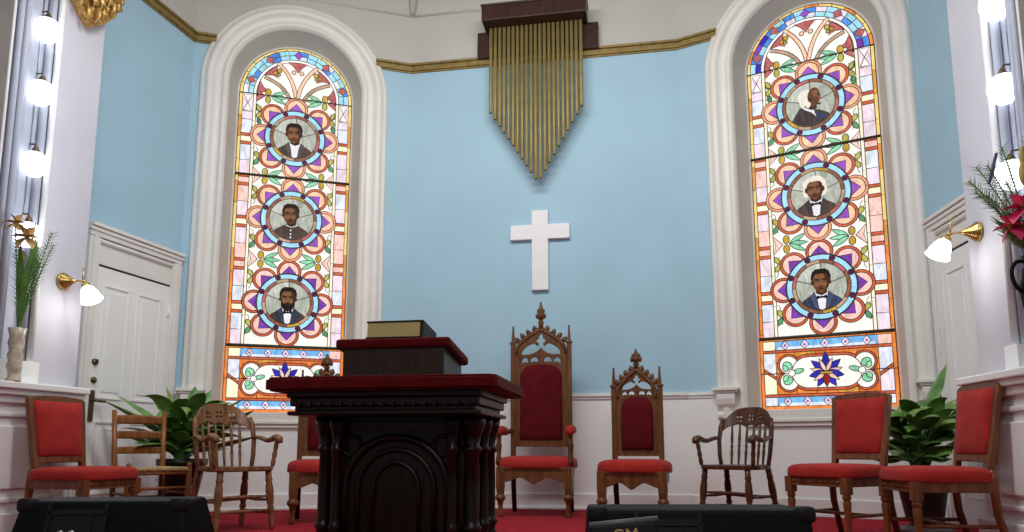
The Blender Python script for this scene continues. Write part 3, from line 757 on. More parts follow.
# ------------------------------------------------------------------ carved gothic chairs
def gothic(name, label, loc, rz, w, seat_w, seat_d, zs, zpan0, zcush0, zcush1, zapex, ztop, zpost, arms):
    t = thing(name, label, 'chair', loc, rz)
    hw = w/2; yb = seat_d/2-.03; th = .045
    for q in (-1, 1):
        # back post with pinnacle
        b = MB(); x = q*(hw-.022)
        b.box((x, yb, (zs-.02+zpost-.17)/2), (.044, .05, zpost-.17-zs+.02))
        b.box((x, yb, zpost-.165), (.060, .064, .022)); b.box((x, yb, zpost-.085), (.034, .036, .14), taper=.45); b.blob((x, yb, zpost-.012), (.011, .011, .014), 8, 6)
        b.build('back_post', 'oak', t, bevel=.004)
        b = MB(); b.box((0, 0, 0), (.046, .046, .01)); 
        b = MB(); b.tube([(x, yb, zs-.03), (x, yb+.02, .22), (x, yb+.075, .0)], [.027, .024, .022], n=8); b.build('rear_leg', 'walnut', t)
        # front leg: squared knee, collar knob, turned foot
        b = MB(); x = q*(seat_w/2-.045); y = -seat_d/2+.045
        b.box((x, y, zs-.17), (.07, .07, .16)); b.box((x, y, zs-.285), (.054, .054, .08), taper=1.25)
        zk = .20
        b.lathe([(.020, zk+.0), (.026, zk+.03), (.034, zk+.07), (.030, zk-.0+.085)], c=(x, y, 0), n=14)
        b.lathe([(0, 0), (.024, .0), (.026, .02), (.019, .05), (.022, .10), (.028, .135), (.043, .15), (.046, .165), (.040, .182), (.026, .195), (.022, .22), (.03, zs-.32)], c=(x, y, 0), n=14)
        b.build('front_leg', 'oak', t, bevel=.003)
    # seat rail with shaped apron
    n = 24; hwS = seat_w/2
    def apron(L):
        pts = []
        for i in range(n+1):
            u = -1+2*i/n; au = abs(u)
            z = zs-.20-(.0)
            d = .035*math.cos(PI*u*2.0)+(.05 if au < .10 else 0)*(1-au/.10)
            z = zs-.165-.02-.035*math.exp(-(u/.16)**2)-.03*max(0, (au-.62)/.38)+.02*math.exp(-((au-.42)/.15)**2)
            pts.append((u*L, z))
        return pts
    b = MB()
    ap = apron(hwS-.05)
    b.prism(ap+[(hwS-.05, zs-.09), (-hwS+.05, zs-.09)], -seat_d/2+.02, -seat_d/2+.05)
    for q in (-1, 1): b.box((q*(hwS-.045), 0, zs-.13), (.03, seat_d-.1, .09))
    b.box((0, seat_d/2-.04, zs-.13), (w-.04, .03, .09)); b.box((0, 0, zs-.085), (seat_w-.02, seat_d-.02, .022))
    b.build('seat_rail', 'oak', t, bevel=.003)
    b = MB(); b.blob((0, 0, zs-.075), (seat_w/2+.008, seat_d/2+.004, .095), 40, 12, p=.45)
    for i, v in enumerate(b.v):
        if v.z < zs-.075: v.z = zs-.075+(v.z-zs+.075)*.12
    b.build('seat_cushion', 'red', t)
    # traceried back: arch with open tracery over an upholstered panel
    iw = hw-.044; pw = iw-.045*min(1, w/.5)
    zsp = zcush1-.10
    def gable(hw_, z0, za, n=10):
        L = bez((-hw_, z0), (-hw_, z0+(za-z0)*.50), (-hw_*.45, z0+(za-z0)*.70), (0, za), n)
        return L+[(-x, z) for x, z in L[-2::-1]]
    zg = zpost-.24
    out = [(-iw-.01, zpan0)]+[(-iw-.01, zg-.04)]+gable(iw+.004, zg-.02, zapex+.04)+[(iw+.01, zg-.04), (iw+.01, zpan0)]
    zin = zcush1+.035
    hole = gable(pw, zin+.045, zapex-.035)      # the open arch above the cushion
    # cusped opening: trefoil on top, two eyes below, separated by an ogee rail
    za = zapex-.04; span = za-zcush1
    pt = lambda x, z: (x*pw, zcush1+z*span)
    tre = [pt(-.15, .60), pt(-.09, .70), pt(-.20, .74), pt(-.21, .83), pt(-.10, .86), pt(-.09, .95), pt(0, 1.02), pt(.09, .95), pt(.10, .86), pt(.21, .83), pt(.20, .74), pt(.09, .70), pt(.15, .60)]
    sideL = [pt(-.92, .33)]+bez(pt(-.90, .42), pt(-.80, .56), pt(-.60, .66), pt(-.34, .70), 6)+[pt(-.18, .60), pt(-.06, .55), pt(0, .50)]
    upper = sideL[:-3]+tre+[(-x, z) for x, z in sideL[:-3]][::-1]+bez(pt(.92, .33), pt(.5, .30), pt(.22, .36), pt(0, .56), 8)[1:]+bez(pt(0, .56), pt(-.22, .36), pt(-.5, .30), pt(-.92, .33), 8)[1:-1]
    eye = lambda q: [pt(q*x, z) for x, z in ((.12, .10), (.18, .20), (.32, .25), (.46, .20), (.52, .10), (.44, .07), (.30, .10), (.2, .075))]
    eye2 = lambda q: [pt(q*x, z) for x, z in ((.60, .06), (.64, .17), (.76, .24), (.90, .16), (.93, .02), (.80, .08))]
    T = Matrix.Translation((0, yb, 0))
    plate('back_frame', [out, upper, eye(-1), eye(1), eye2(-1), eye2(1)], .036, 'oak', t, T, bevel=.004)
    b = MB()
    rim = gable(iw-.012, zg-.03, zapex+.005, 14)
    b.tube([(x, yb-.02, z) for x, z in rim], .011, n=8)
    top = gable(iw+.012, zg, zapex+.05, 12)
    for i, (x, z) in enumerate(top):
        if i % 2 == 0 and abs(x) > .03 and 2 < i < len(top)-3: b.blob((x*1.02, yb, z-.002), (.026, .018, .026), 8, 6); b.blob((x*1.08, yb, z+.014), (.017, .014, .016), 8, 6)
    b.build('crockets', 'oak', t)
    b = MB(); z0 = zapex+.02; h = ztop-z0; s = h
    b.lathe([(.026, 0), (.022, .12*s), (.030, .20*s), (.020, .27*s), (.026, .33*s), (.040, .42*s), (.044, .48*s), (.030, .55*s), (.036, .62*s), (.026, .70*s), (.018, .80*s), (.010, .90*s), (.012, .94*s), (0, s)], c=(0, yb, z0), n=10)
    for k in range(4):
        an = PI/2*k; b.blob((.036*math.cos(an), yb+.036*math.sin(an), z0+.45*s), (.016, .016, .026), 8, 6); b.blob((.028*math.cos(an), yb+.028*math.sin(an), z0+.64*s), (.012, .012, .02), 8, 6)
    b.build('finial', 'oak', t)
    # padded back panel with arched head
    zar = zcush1-.12
    pan = [(-pw, zcush0), (pw, zcush0), (pw, zar)]+bez((pw, zar), (pw*.95, zcush1-.02), (pw*.55, zcush1), (0, zcush1), 8)[1:]+bez((0, zcush1), (-pw*.55, zcush1), (-pw*.95, zcush1-.02), (-pw, zar), 8)[1:]
    cx, cz = 0, (zcush0+zcush1)/2
    b = MB(); rings = [(1.0, -.016), (.96, -.036), (.85, -.050), (.5, -.058), (.02, -.060)]
    vs = [(cx+(x-cx)*k, yb+y, cz+(z-cz)*k) for k, y in rings for x, z in pan]; n = len(pan)
    fs = [(j*n+i, j*n+(i+1) % n, (j+1)*n+(i+1) % n, (j+1)*n+i) for j in range(len(rings)-1) for i in range(n)]+[tuple((len(rings)-1)*n+i for i in range(n))]
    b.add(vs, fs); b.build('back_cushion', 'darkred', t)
    if arms:
        for q in (-1, 1):
            b = MB(); x = q*(seat_w/2-.025); ya = -seat_d/2+.07
            b.lathe([(.026, zs-.06), (.030, zs-.02), (.020, zs+.03), (.026, zs+.09), (.031, zs+.11), (.022, zs+.13), (.024, .70)], c=(x, ya, 0), n=12)
            b.tube([(x, ya-.05, .715), (x, ya, .72), (x-q*.02, 0, .725), (q*(hw-.01), yb-.02, .75)], [.024, .028, .024, .022], n=10)
            ar = b.build('arm', 'oak', t)
            b = MB(); b.blob((x-q*.003, ya+.10, .748), (.042, .19, .036), 18, 8, p=.7); b.blob((x, ya-.075, .728), (.040, .03, .036), 14, 8); b.build('arm_pad', 'red', ar)
    return t
AX = R(-9.8)
gothic('throne_chair', 'tall carved gothic armchair with red upholstery, the highest chair in the middle', (.232, 6.72, 0), AX, .58, .68, .58, .50, .60, .66, 1.375, 1.70, 1.98, 1.745, True)
g1 = gothic('gothic_chair', 'armless carved gothic side chair with red seat standing alone beside the tallest chair', (1.015, 6.19, 0), R(-17), .44, .575, .50, .478, .52, .57, 1.03, 1.255, 1.445, 1.285, False)
g2 = gothic('gothic_chair', 'carved gothic side chair with red seat mostly hidden behind the pulpit', (-1.535, 6.15, 0), R(17), .44, .575, .50, .478, .52, .57, 1.02, 1.225, 1.395, 1.25, False)

g1['group'] = g2['group'] = 'gothic side chairs'
# ------------------------------------------------------------------ upholstered side chairs
def side_chair():
    t = thing('upholstered_chair', 'x', 'chair', group='red upholstered side chairs')
    W, D, zs = .50, .47, .44
    for q in (-1, 1):
        b = MB(); x, y = q*(W/2-.035), -D/2+.035
        b.box((x, y, .34), (.055, .055, .10)); b.lathe([(0, 0), (.016, 0), (.018, .02), (.015, .06), (.022, .20), (.026, .24), (.020, .255), (.028, .27), (.024, .29)], c=(x, y, 0), n=14)
        b.build('front_leg', 'brownchair', t, bevel=.003)
        b = MB(); x = q*(W/2-.035); y = D/2-.03
        b.tube([(x, y+.07, 0), (x, y+.01, .22), (x, y, .40), (x, y, .455)], [.018, .022, .024, .020], n=8); b.build('rear_leg', 'brownchair', t)
    b = MB()
    b.box((0, -D/2+.03, .365), (W-.08, .03, .062)); b.box((0, D/2-.03, .365), (W-.08, .03, .062))
    for q in (-1, 1): b.box((q*(W/2-.03), 0, .365), (.03, D-.08, .062))
    for k in range(9): b.blob((-.17+.0425*k, -D/2+.014, .362), (.017, .008, .012), 8, 6)
    b.box((0, -D/2+.015, .39), (W-.1, .012, .008)); b.box((0, -D/2+.015, .337), (W-.1, .012, .008))
    b.build('seat_rail', 'brownchair', t, bevel=.003)
    b = MB(); b.blob((0, -.005, .395), (W/2+.008, D/2+.005, .075), 44, 14, p=.38)
    for v in b.v:
        if v.z < .395: v.z = .395+(v.z-.395)*.10
    b.build('seat_cushion', 'red', t)
    # raked rectangular back frame
    T = Matrix.Translation((0, D/2-.025, .44)) @ Matrix.Rotation(R(-9), 4, 'X')
    hw, H = .225, .49
    o = [(-hw+.02, 0), (-hw+.02, .03), (-hw, H-.02), (-hw+.03, H-.005)]+bez((-hw+.03, H-.005), (-hw*.4, H+.012), (hw*.4, H+.012), (hw-.03, H-.005), 8)[1:-1]+[(hw-.03, H-.005), (hw, H-.02), (hw-.02, .03), (hw-.02, 0), (hw-.06, 0), (hw-.058, .055)]+[(-hw+.058, .055), (-hw+.06, 0)]
    i = [(-hw+.055, .095), (hw-.055, .095), (hw-.034, H-.035), (-hw+.034, H-.035)]
    f = plate('back_frame', [o, i], .034, 'brownchair', t, T, bevel=.004)
    b = MB(); rings = [(1.03, -.005), (1.0, -.022), (.94, -.032), (.6, -.042), (.02, -.044)]
    pan = []
    for k in range(4):
        p, q = i[k], i[(k+1) % 4]
        for u in range(6): pan.append((p[0]+(q[0]-p[0])*u/6, p[1]+(q[1]-p[1])*u/6))
    cz = H/2+.02
    for sgn in (1, -1):
        vs = [(x*k, y*sgn, cz+(z-cz)*k) for k, y in rings for x, z in pan]; n = len(pan)
        fs = [(j*n+a, j*n+(a+1) % n, (j+1)*n+(a+1) % n, (j+1)*n+a) for j in range(4) for a in range(n)]+[tuple(4*n+a for a in range(n))]
        b.add(vs, fs, 0, True, T)
    b.build('back_cushion', 'red', t)
    for q in (-1, 1):
        b = MB(); b.tube([(q*(W/2-.035), -D/2+.04, .16), (q*(W/2-.035), D/2+.01, .16)], .011, n=8); b.build('stretcher', 'brownchair', t)
    b = MB(); b.tube([(-W/2+.04, 0, .16), (W/2-.04, 0, .16)], .011, n=8); b.build('stretcher', 'brownchair', t)
    return t
sc0 = side_chair()
def rot_from(n): return math.atan2(n.x, -n.y)
sc0.location = PL(1.90, .935); sc0.rotation_euler.z = rot_from(nL); sc0['label'] = 'red upholstered chair against the pedestal nearest the door with the brass lever'
u1 = dup(sc0, PR(1.81, .885), rot_from(nR), 'nearest red upholstered chair, side on beside the white pedestal with the pink lily vase')
u2 = dup(sc0, Vector((2.15, 4.96, 0)), R(-62), 'red upholstered chair turned three-quarter, between the dark spindle armchair and the nearest red chair')

u1.scale = (1, 1, 1.035); u2.scale = (1, 1, 1.035)
# ------------------------------------------------------------------ bow-back armchairs with pierced crest
def windsor(label, loc, rz, wm):
    t = thing('spindle_armchair', label, 'chair', loc, rz, 'spindle armchairs')
    zs = .455; W = .25; D = .235
    b = MB()
    out = []
    for k in range(40):
        a = 2*PI*k/40; c, s = math.cos(a), math.sin(a)
        out.append((math.copysign(abs(c)**.6, c)*W*(1 if s < 0 else .93), math.copysign(abs(s)**.6, s)*D))
    for sc_, z0, z1 in ((.97, zs-.035, zs-.028), (1.0, zs-.028, zs-.008), (.985, zs-.008, zs)):
        b.slab([(x*sc_, y*sc_) for x, y in out], z0, z1)
    b.build('seat', wm, t, bevel=.003)
    legp = [(0, .013), (.04, .018), (.12, .021), (.22, .018), (.30, .019), (.34, .026), (.40, .019), (.46, .025), (.60, .029), (.72, .027), (.80, .020), (.83, .027), (.88, .022), (1, .023)]
    L = {}
    for q in (-1, 1):
        for u in (-1, 1):
            top = Vector((q*.185, u*.165, zs-.03)); foot = Vector((q*.215, u*.20+(.05 if u > 0 else -.0), 0)); L[q, u] = (foot, top)
            b = MB(); b.turned(foot, top, legp); b.build('leg', wm, t)
    at = lambda q, u, z: L[q, u][0].lerp(L[q, u][1], z/(zs-.03))
    sp = [(0, .008), (.2, .010), (.4, .014), (.47, .011), (.5, .017), (.53, .011), (.6, .014), (.8, .010), (1, .008)]
    for a_, b_, z in (((-1, -1), (1, -1), .24), ((-1, -1), (1, -1), .14), ((-1, 1), (1, 1), .20), ((-1, -1), (-1, 1), .21), ((1, -1), (1, 1), .21), ((-1, -1), (-1, 1), .12), ((1, -1), (1, 1), .12)):
        b = MB(); b.turned(at(*a_, z), at(*b_, z), sp, n=10); b.build('stretcher', wm, t)
    # curved back: wide pierced crest bent on an arc, bow ends running down to the seat
    Rr = .34; ymid = D-.035; H = .47; half = .25
    def bend(x, h):
        a = x/Rr
        return Vector((Rr*math.sin(a)*1.0, ymid+Rr*(math.cos(a)-1)+.20*h, zs+h))
    def edge(x):        # outer silhouette: height of the hoop at x
        u = min(1, abs(x)/half); return H*(1-.0*u)-.16*u**3.2
    def low(x):
        u = abs(x)/half; sc_ = .03*abs(math.cos(x/half*PI*2.5))
        return H-.165+.02*u-.16*max(0, u-.6)*1.2+sc_*.6
    holes = []
    for cx in (-.10, 0, .10):
        for dx_ in (-1, 1):
            for dz in (-1, 1): holes.append((cx+dx_*.014, H-.085+dz*.016-.02*abs(cx)*5, .0095))
    NU, NV = 120, 34
    b = MB(); idx = {}
    def vid(i, j):
        if (i, j) not in idx:
            x = -half+2*half*i/NU; lo, hi = low(x), edge(x); h = lo+(hi-lo)*j/NV
            idx[i, j] = len(b.v); b.v.append(bend(x, h))
        return idx[i, j]
    for i in range(NU):
        for j in range(NV):
            x = -half+2*half*(i+.5)/NU; lo, hi = low(x), edge(x); h = lo+(hi-lo)*(j+.5)/NV
            if any((x-a)**2+(h-c)**2 < r*r for a, c, r in holes): continue
            b.f.append([vid(i, j), vid(i+1, j), vid(i+1, j+1), vid(i, j+1)]); b.m.append(0); b.sm.append(True)
    o = b.build('crest_rail', wm, t); m = o.modifiers.new('solidify', 'SOLIDIFY'); m.thickness = .02; m.offset = 0
    for q in (-1, 1):
        pts = [bend(q*half*.99, H-.16+.005), bend(q*half*1.02, .20), bend(q*half*.97, .08), bend(q*half*.90, -.01)]
        pts = [bend(q*half*.93, H-.10)]+pts
        b = MB(); b.tube(pts, [.016, .021, .019, .018, .017], n=10, flat=.8); b.build('back_post', wm, t)
    for k in range(6):
        x = -.155+.31*k/5
        b = MB(); b.turned(bend(x*.92, -.01), bend(x, low(x)+.01), [(0, .008), (.15, .010), (.3, .013), (.42, .009), (.46, .014), (.5, .009), (.62, .013), (.8, .010), (1, .008)], n=8); b.build('spindle', wm, t)
    for q in (-1, 1):
        b = MB()
        P0 = bend(q*half*1.0, .215)
        b.tube([P0, P0+Vector((q*.012, -.07, .0)), (q*.252, -.02, zs+.19), (q*.252, -.09, zs+.20), (q*.250, -.15, zs+.215), (q*.248, -.19, zs+.205), (q*.246, -.21, zs+.175)], [.020, .022, .025, .029, .033, .031, .022], n=10, flat=.75)
        b.build('arm', wm, t)
        b = MB(); b.turned((q*.225, -.15, zs-.005), (q*.248, -.165, zs+.20), [(0, .013), (.15, .018), (.3, .014), (.45, .020), (.55, .014), (.75, .018), (1, .014)], n=10); b.build('arm_post', wm, t)
    return t
windsor('dark spindle-back armchair with pierced crest under the corbel of the window, clear of plants', (1.80, 6.02, 0), R(-46), 'windsor')
windsor('lighter spindle-back armchair with broad crest in front of the potted plant beside the pulpit', (-2.05, 5.53, 0), R(48), 'windsorlight')

# ------------------------------------------------------------------ ladder-back chair with rush seat
t = thing('ladder_back_chair', 'plain honey-brown ladder-back chair with woven rush seat and three slats', 'chair', (-2.69, 5.56, 0), R(48))
zs = .43
for q in (-1, 1):
    b = MB(); b.turned((q*.215, -.19, 0), (q*.215, -.19, .485), [(0, .014), (.1, .018), (.85, .020), (.90, .019), (.93, .013), (.95, .017), (.98, .016), (1, .004)]); b.build('front_post', 'ladder', t)
    b = MB(); b.tube([(q*.175, .19, 0), (q*.175, .18, .43), (q*.185, .23, .86)], [.018, .021, .018], n=10); b.blob((q*.185, .231, .862), (.018, .018, .012), 10, 6); b.build('back_post', 'ladder', t)
for zz, h in ((.80, .062), (.685, .055), (.57, .050)):
    y = .18+(zz-.43)*.116
    def f(u, v): 
        x = -.178+.356*u; return (x, y+.02*math.sin(PI*u)+.0, zz-h/2+h*v*(1+.12*math.sin(PI*u)))
    b = MB(); b.grid(f, 12, 4); o = b.build('slat', 'ladder', t); m = o.modifiers.new('solidify', 'SOLIDIFY'); m.thickness = .014; m.offset = 0
b = MB()
for k in range(22):
    v = k/21; z = zs+.012
    hwf = .20-.035*v; y = -.185+.365*v
    b.tube([(-hwf, y, zs-.012), (-hwf*.9, y, z), (-hwf*.3, y, z-.012), (hwf*.3, y, z-.012), (hwf*.9, y, z), (hwf, y, zs-.012)], .0105, n=6)
for k in range(26): x = -.19+.38*k/25; b.blob((x, -.192, zs+.004), (.0085, .022, .019), 8, 6)
b.build('rush_seat', 'rope', t)
for a_, b_, z in (((-.215, -.19), (.215, -.19), .30), ((-.215, -.19), (.215, -.19), .16), ((-.175, .185), (.175, .185), .22), ((-.215, -.19), (-.175, .185), .26), ((.215, -.19), (.175, .185), .26), ((-.215, -.19), (-.175, .185), .13), ((.215, -.19), (.175, .185), .13), ((-.215, -.19), (.215, -.19), .405)):
    b = MB(); b.tube([(*a_, z), (*b_, z)], .011, n=8); b.build('stretcher', 'ladder', t)

# ------------------------------------------------------------------ pulpit with reading desk and book
t = thing('pulpit', 'dark walnut gothic pulpit with moulded cornice, corner columns and overhanging red velvet top', 'pulpit', (-.565, 3.86, 0), AX)
pu = t
b = MB()
def rr(hx, hy, r=.05, n=5):
    return arc(hx-r, hy-r, r, 0, 90, n)+arc(-hx+r, hy-r, r, 90, 180, n)+arc(-hx+r, -hy+r, r, 180, 270, n)+arc(hx-r, -hy+r, r, 270, 360, n)
for (hx_, hy_, z0, z1) in ((.56, .40, .860, .868), (.575, .415, .868, .915), (.565, .405, .915, .926)): b.slab(rr(hx_, hy_), z0, z1)
b.build('velvet_top', 'pulpitcloth', t, bevel=.008)
b = MB()
for hx_, hy_, z0, z1 in ((.49, .345, .83, .862), (.475, .335, .79, .83), (.455, .32, .765, .79), (.485, .34, .745, .765)): b.slab(rr(hx_, hy_, .02, 2), z0, z1)
for k in range(17): b.box((-.42+.0525*k, -.342, .80), (.026, .012, .03))
b.build('cornice', 'walnut', t, bevel=.006)
b = MB(); b.box((0, .12, .40), (.70, .42, .70)); b.box((0, -.095, .70), (.72, .02, .05)); b.box((0, -.095, .12), (.72, .02, .08))
b.build('body', 'walnut', t, bevel=.004)
b = MB()
def pointed(w, z0, zs_, h, n=10): 
    Rr_ = (w*w+h*h)/(2*w)
    L = [(-w, z0)]+[(-w+Rr_-Rr_*math.cos(a), zs_+Rr_*math.sin(a)) for a in [math.asin(h/Rr_)*k/n if Rr_ >= h else 0 for k in range(n+1)]]
    return L+[(-x, z) for x, z in L[::-1][1:]]
for w, h, rd in ((.27, .26, .020), (.20, .20, .014), (.12, .14, .012)): b.tube([(x, -.10, z) for x, z in pointed(w, .14, .38, h)], rd, n=8)
for q in (-1, 1): b.tube([(q*.24+.05*math.cos(a), -.095, .60+.05*math.sin(a)) for a in [2*PI*k/16 for k in range(17)]], .010, n=6)
b.build('arch_panel', 'walnut', t)
for x, y, rr_ in ((-.385, -.08, .034), (.385, -.08, .042), (-.30, -.135, .026), (.30, -.135, .026), (-.40, .29, .034), (.40, .29, .034), (.40, .12, .03), (-.40, .12, .03)):
    b = MB(); s = rr_
    b.lathe([(s*1.5, .06), (s*1.5, .09), (s*1.1, .10), (s*1.3, .13), (s*.9, .16), (s, .18), (s*1.35, .20), (s, .215), (s*.92, .24), (s*.95, .40), (s*.86, .56), (s*1.2, .575), (s*1.2, .59), (s*.9, .60), (s*1.1, .65), (s*1.6, .70), (s*1.7, .745)], c=(x, y, 0), n=16)
    b.box((x, y, .035), (s*3.2, s*3.2, .07)); b.build('column', 'walnut', t)
b = MB(); b.box((0, .08, .03), (.96, .60, .06)); b.box((0, .08, .07), (.90, .52, .03)); b.build('plinth', 'walnut', t, bevel=.006)
a10 = Matrix.Rotation(AX, 4, 'Z')
t = thing('reading_desk', 'small slanted wooden book rest with red velvet top sitting on the pulpit', 'book rest', Vector((-.565, 3.86, .926)) + (a10 @ Vector((-.03, .09, 0))), AX)
hx_, y0, y1 = .305, -.215, .215
zf, zb = .222, .165
b = MB(); b.add([(-.27, y0+.025, 0), (.27, y0+.025, 0), (.27, y1-.025, 0), (-.27, y1-.025, 0), (-.27, y0+.025, zf-.05), (.27, y0+.025, zf-.05), (.27, y1-.025, zb-.05), (-.27, y1-.025, zb-.05)], [(0, 3, 2, 1), (4, 5, 6, 7), (0, 1, 5, 4), (1, 2, 6, 5), (2, 3, 7, 6), (3, 0, 4, 7)], 0, False)
b.build('desk_box', wood('desk_oak', (.05, .027, .016, 1), (.024, .012, .007, 1)), t, bevel=.004)
b = MB()
vs = []
for zz in (-.05, 0): vs += [(-hx_, y0, zf+zz), (hx_, y0, zf+zz), (hx_, y1, zb+zz), (-hx_, y1, zb+zz)]
b.add(vs, [(0, 3, 2, 1), (4, 5, 6, 7), (0, 1, 5, 4), (1, 2, 6, 5), (2, 3, 7, 6), (3, 0, 4, 7)], 0, False)
b.build('velvet_slab', 'pulpitcloth', t, bevel=.014)
tilt = math.atan2(zb-zf, y1-y0)
t2 = thing('bible', 'thick black book with gilt page edges lying closed on the book rest', 'book')
t2.matrix_world = t.matrix_basis @ Matrix.Translation((0, -.02, (zf+zb)/2+.0025)) @ Matrix.Rotation(tilt, 4, 'X')
t2.matrix_world = Matrix.Translation(t.location) @ a10 @ Matrix.Translation((.005, -.075, (zf+zb)/2+.0105)) @ Matrix.Rotation(tilt, 4, 'X') 
b = MB()
b.box((0, 0, .005), (.305, .25, .008)); b.box((0, 0, .091), (.305, .25, .008)); b.box((.150, 0, .048), (.010, .25, .094))
b.build('cover', 'leather', t2, bevel=.003)
b = MB(); b.box((-.006, 0, .048), (.282, .234, .078)); b.build('page_block', 'page', t2)

# ------------------------------------------------------------------ plants
def plant(label, loc, n, spread, hmin, hmax, base, seed, lean):
    rnd = random.Random(seed)
    t = thing('potted_peace_lily', label, 'plant', loc, 0, 'potted plants')
    zp = base
    b = MB(); b.lathe([(.0, zp-.36), (.12, zp-.36), (.125, zp-.34), (.175, zp-.06), (.195, zp-.05), (.20, zp), (.18, zp), (.17, zp-.03), (0, zp-.03)], n=28); b.build('pot', 'pot', t)
    b = MB(); b.lathe([(0, zp-.035), (.17, zp-.035), (.1, zp-.02), (0, zp-.02)], n=20); b.build('soil', 'soil', t)
    b = MB(); h = zp-.36
    b.lathe([(.0, 0), (.17, 0), (.175, .03), (.12, .05), (.07, .07), (.06, h*.6), (.09, h-.03), (.14, h-.01), (.14, h), (0, h)], n=24); b.build('pot_stand', 'urnbase', t)
    b = MB()
    for k in range(n):
        az = 2*PI*(k*.381966)+rnd.uniform(-.3, .3)
        f = rnd.random()
        Rr = spread*(.35+.65*rnd.random()); top = hmin+(hmax-hmin)*rnd.random()
        if lean and k < len(lean): az, Rr, top = lean[k]
        p0 = Vector((rnd.uniform(-.05, .05), rnd.uniform(-.05, .05), zp-.03))
        d = Vector((math.cos(az), math.sin(az), 0))
        mid = p0+d*Rr*.45+Vector((0, 0, top-zp)); tip = p0+d*Rr+Vector((0, 0, (top-zp)*rnd.uniform(.55, .95)))
        if lean and k < len(lean): mid = p0+d*Rr*.45+Vector((0, 0, (top-zp)*.75)); tip = p0+d*Rr+Vector((0, 0, (top-zp)))
        pts = bez(p0, p0+Vector((0, 0, (top-zp)*.5))+d*Rr*.1, mid, tip, 18)
        b.tube(pts[:9], [.006]*9, n=5)
        w = rnd.uniform(.055, .085); side = d.cross(Vector((0, 0, 1))); 
        roll = rnd.uniform(-.5, .5)
        L = pts[8:]
        nn = len(L)-1; vs = []; fs = []
        for i, p in enumerate(L):
            p = Vector(p); u = i/nn; ww = w*math.sin(PI*min(1, u**.75))*(1-.15*u)+.001
            tg = (Vector(L[min(i+1, nn)])-Vector(L[max(0, i-1)])).normalized(); nr = side.cross(tg).normalized()
            sd = (side*math.cos(roll)+nr*math.sin(roll))
            up = tg.cross(sd)
            vs += [p-sd*ww+up*ww*.35, p-sd*ww*.5+up*ww*.08, p, p+sd*ww*.5+up*ww*.08, p+sd*ww+up*ww*.35]
        for i in range(nn):
            for j in range(4): fs.append((i*5+j, i*5+j+1, (i+1)*5+j+1, (i+1)*5+j))
        b.add(vs, fs, 1 if rnd.random() < .38 else 0)
    b.build('foliage', ['leaf', 'leaf2'], t, recalc=False)
    return t
plant('leafy potted plant behind the lighter armchair, beside the panelled door', (-2.70, 6.14, 0), 95, .52, .66, 1.12, .50, 3,
      [(R(200), .62, 1.00), (R(185), .58, 1.06), (R(20), .50, 1.04), (R(150), .30, 1.14), (R(180), .50, .92), (R(8), .55, .93), (R(60), .3, 1.12), (R(-8), .66, .72), (R(190), .55, .76), (R(95), .2, 1.15)])
plant('leafy potted plant standing behind the two red chairs near the pink lily vase', (2.90, 5.32, 0), 95, .42, .58, 1.04, .46, 11,
      [(R(20), .34, 1.24), (R(160), .34, .98), (R(0), .45, .92), (R(185), .44, .90), (R(-10), .40, .74), (R(40), .30, 1.05), (R(200), .40, .70)])

# ------------------------------------------------------------------ lights: globes on the jambs with their cord, wall sconces
def globe(P_, e, n, s, z, label, nm):
    c = P_(s, .455, z); t = thing('globe_light', label, 'light', c, math.atan2(n.y, n.x), 'globe lights on the %s jamb' % nm)
    b = MB(); b.lathe([(0, -.10), (.040, -.092), (.068, -.062), (.085, -.015), (.082, .022), (.064, .054), (.038, .070), (.022, .075), (0, .075)], n=24); b.build('globe', 'bulb', t)
    b = MB(); b.lathe([(.024, .07), (.026, .085), (.018, .10), (.012, .115), (0, .118)], n=12); b.tube([(0, 0, .11), (-.01, 0, .135), (-.055, 0, .14)], .006, n=6); b.build('socket', 'oldbrass', t)
    l = bpy.data.lights.new('globe_lamp', 'POINT'); l.energy = 3.0; l.color = (.80, .89, 1); l.shadow_soft_size = .1
    o = bpy.data.objects.new('globe_lamp', l); COL.objects.link(o); o.location = P_(s, .95, z-.02)
zl = [3.52, 3.05, 2.53, 2.03]; nml = ['topmost lit globe', 'second lit globe from the top', 'third lit globe from the top', 'lowest lit globe, just above the peach flowers,']
for z, k in zip(zl, nml): globe(PL, eL, nL, 2.06, z, k+' on the jamb with the gilded capital', 'door')
zr = [3.17, 2.65, 2.13]; nmr = ['highest lit globe', 'middle lit globe', 'lowest lit globe']
for z, k in zip(zr, nmr): globe(PR, eR, nR, 2.08, z, k+' on the jamb above the pink lilies', 'lily')
for P_, nm, zt, zb_ in ((PL, 'gilded capital', 4.6, 2.14), (PR, 'pink lilies', 4.4, 2.27)):
    b = MB(); p = P_(2.06 if P_ is PL else 2.08, .407); b.tube([(p.x, p.y, zb_), (p.x, p.y, zt)], .004, n=6)
    tag(b.build('light_cord', 'metal'), 'thin wire running between the globe lights on the jamb with the '+nm, 'cord')

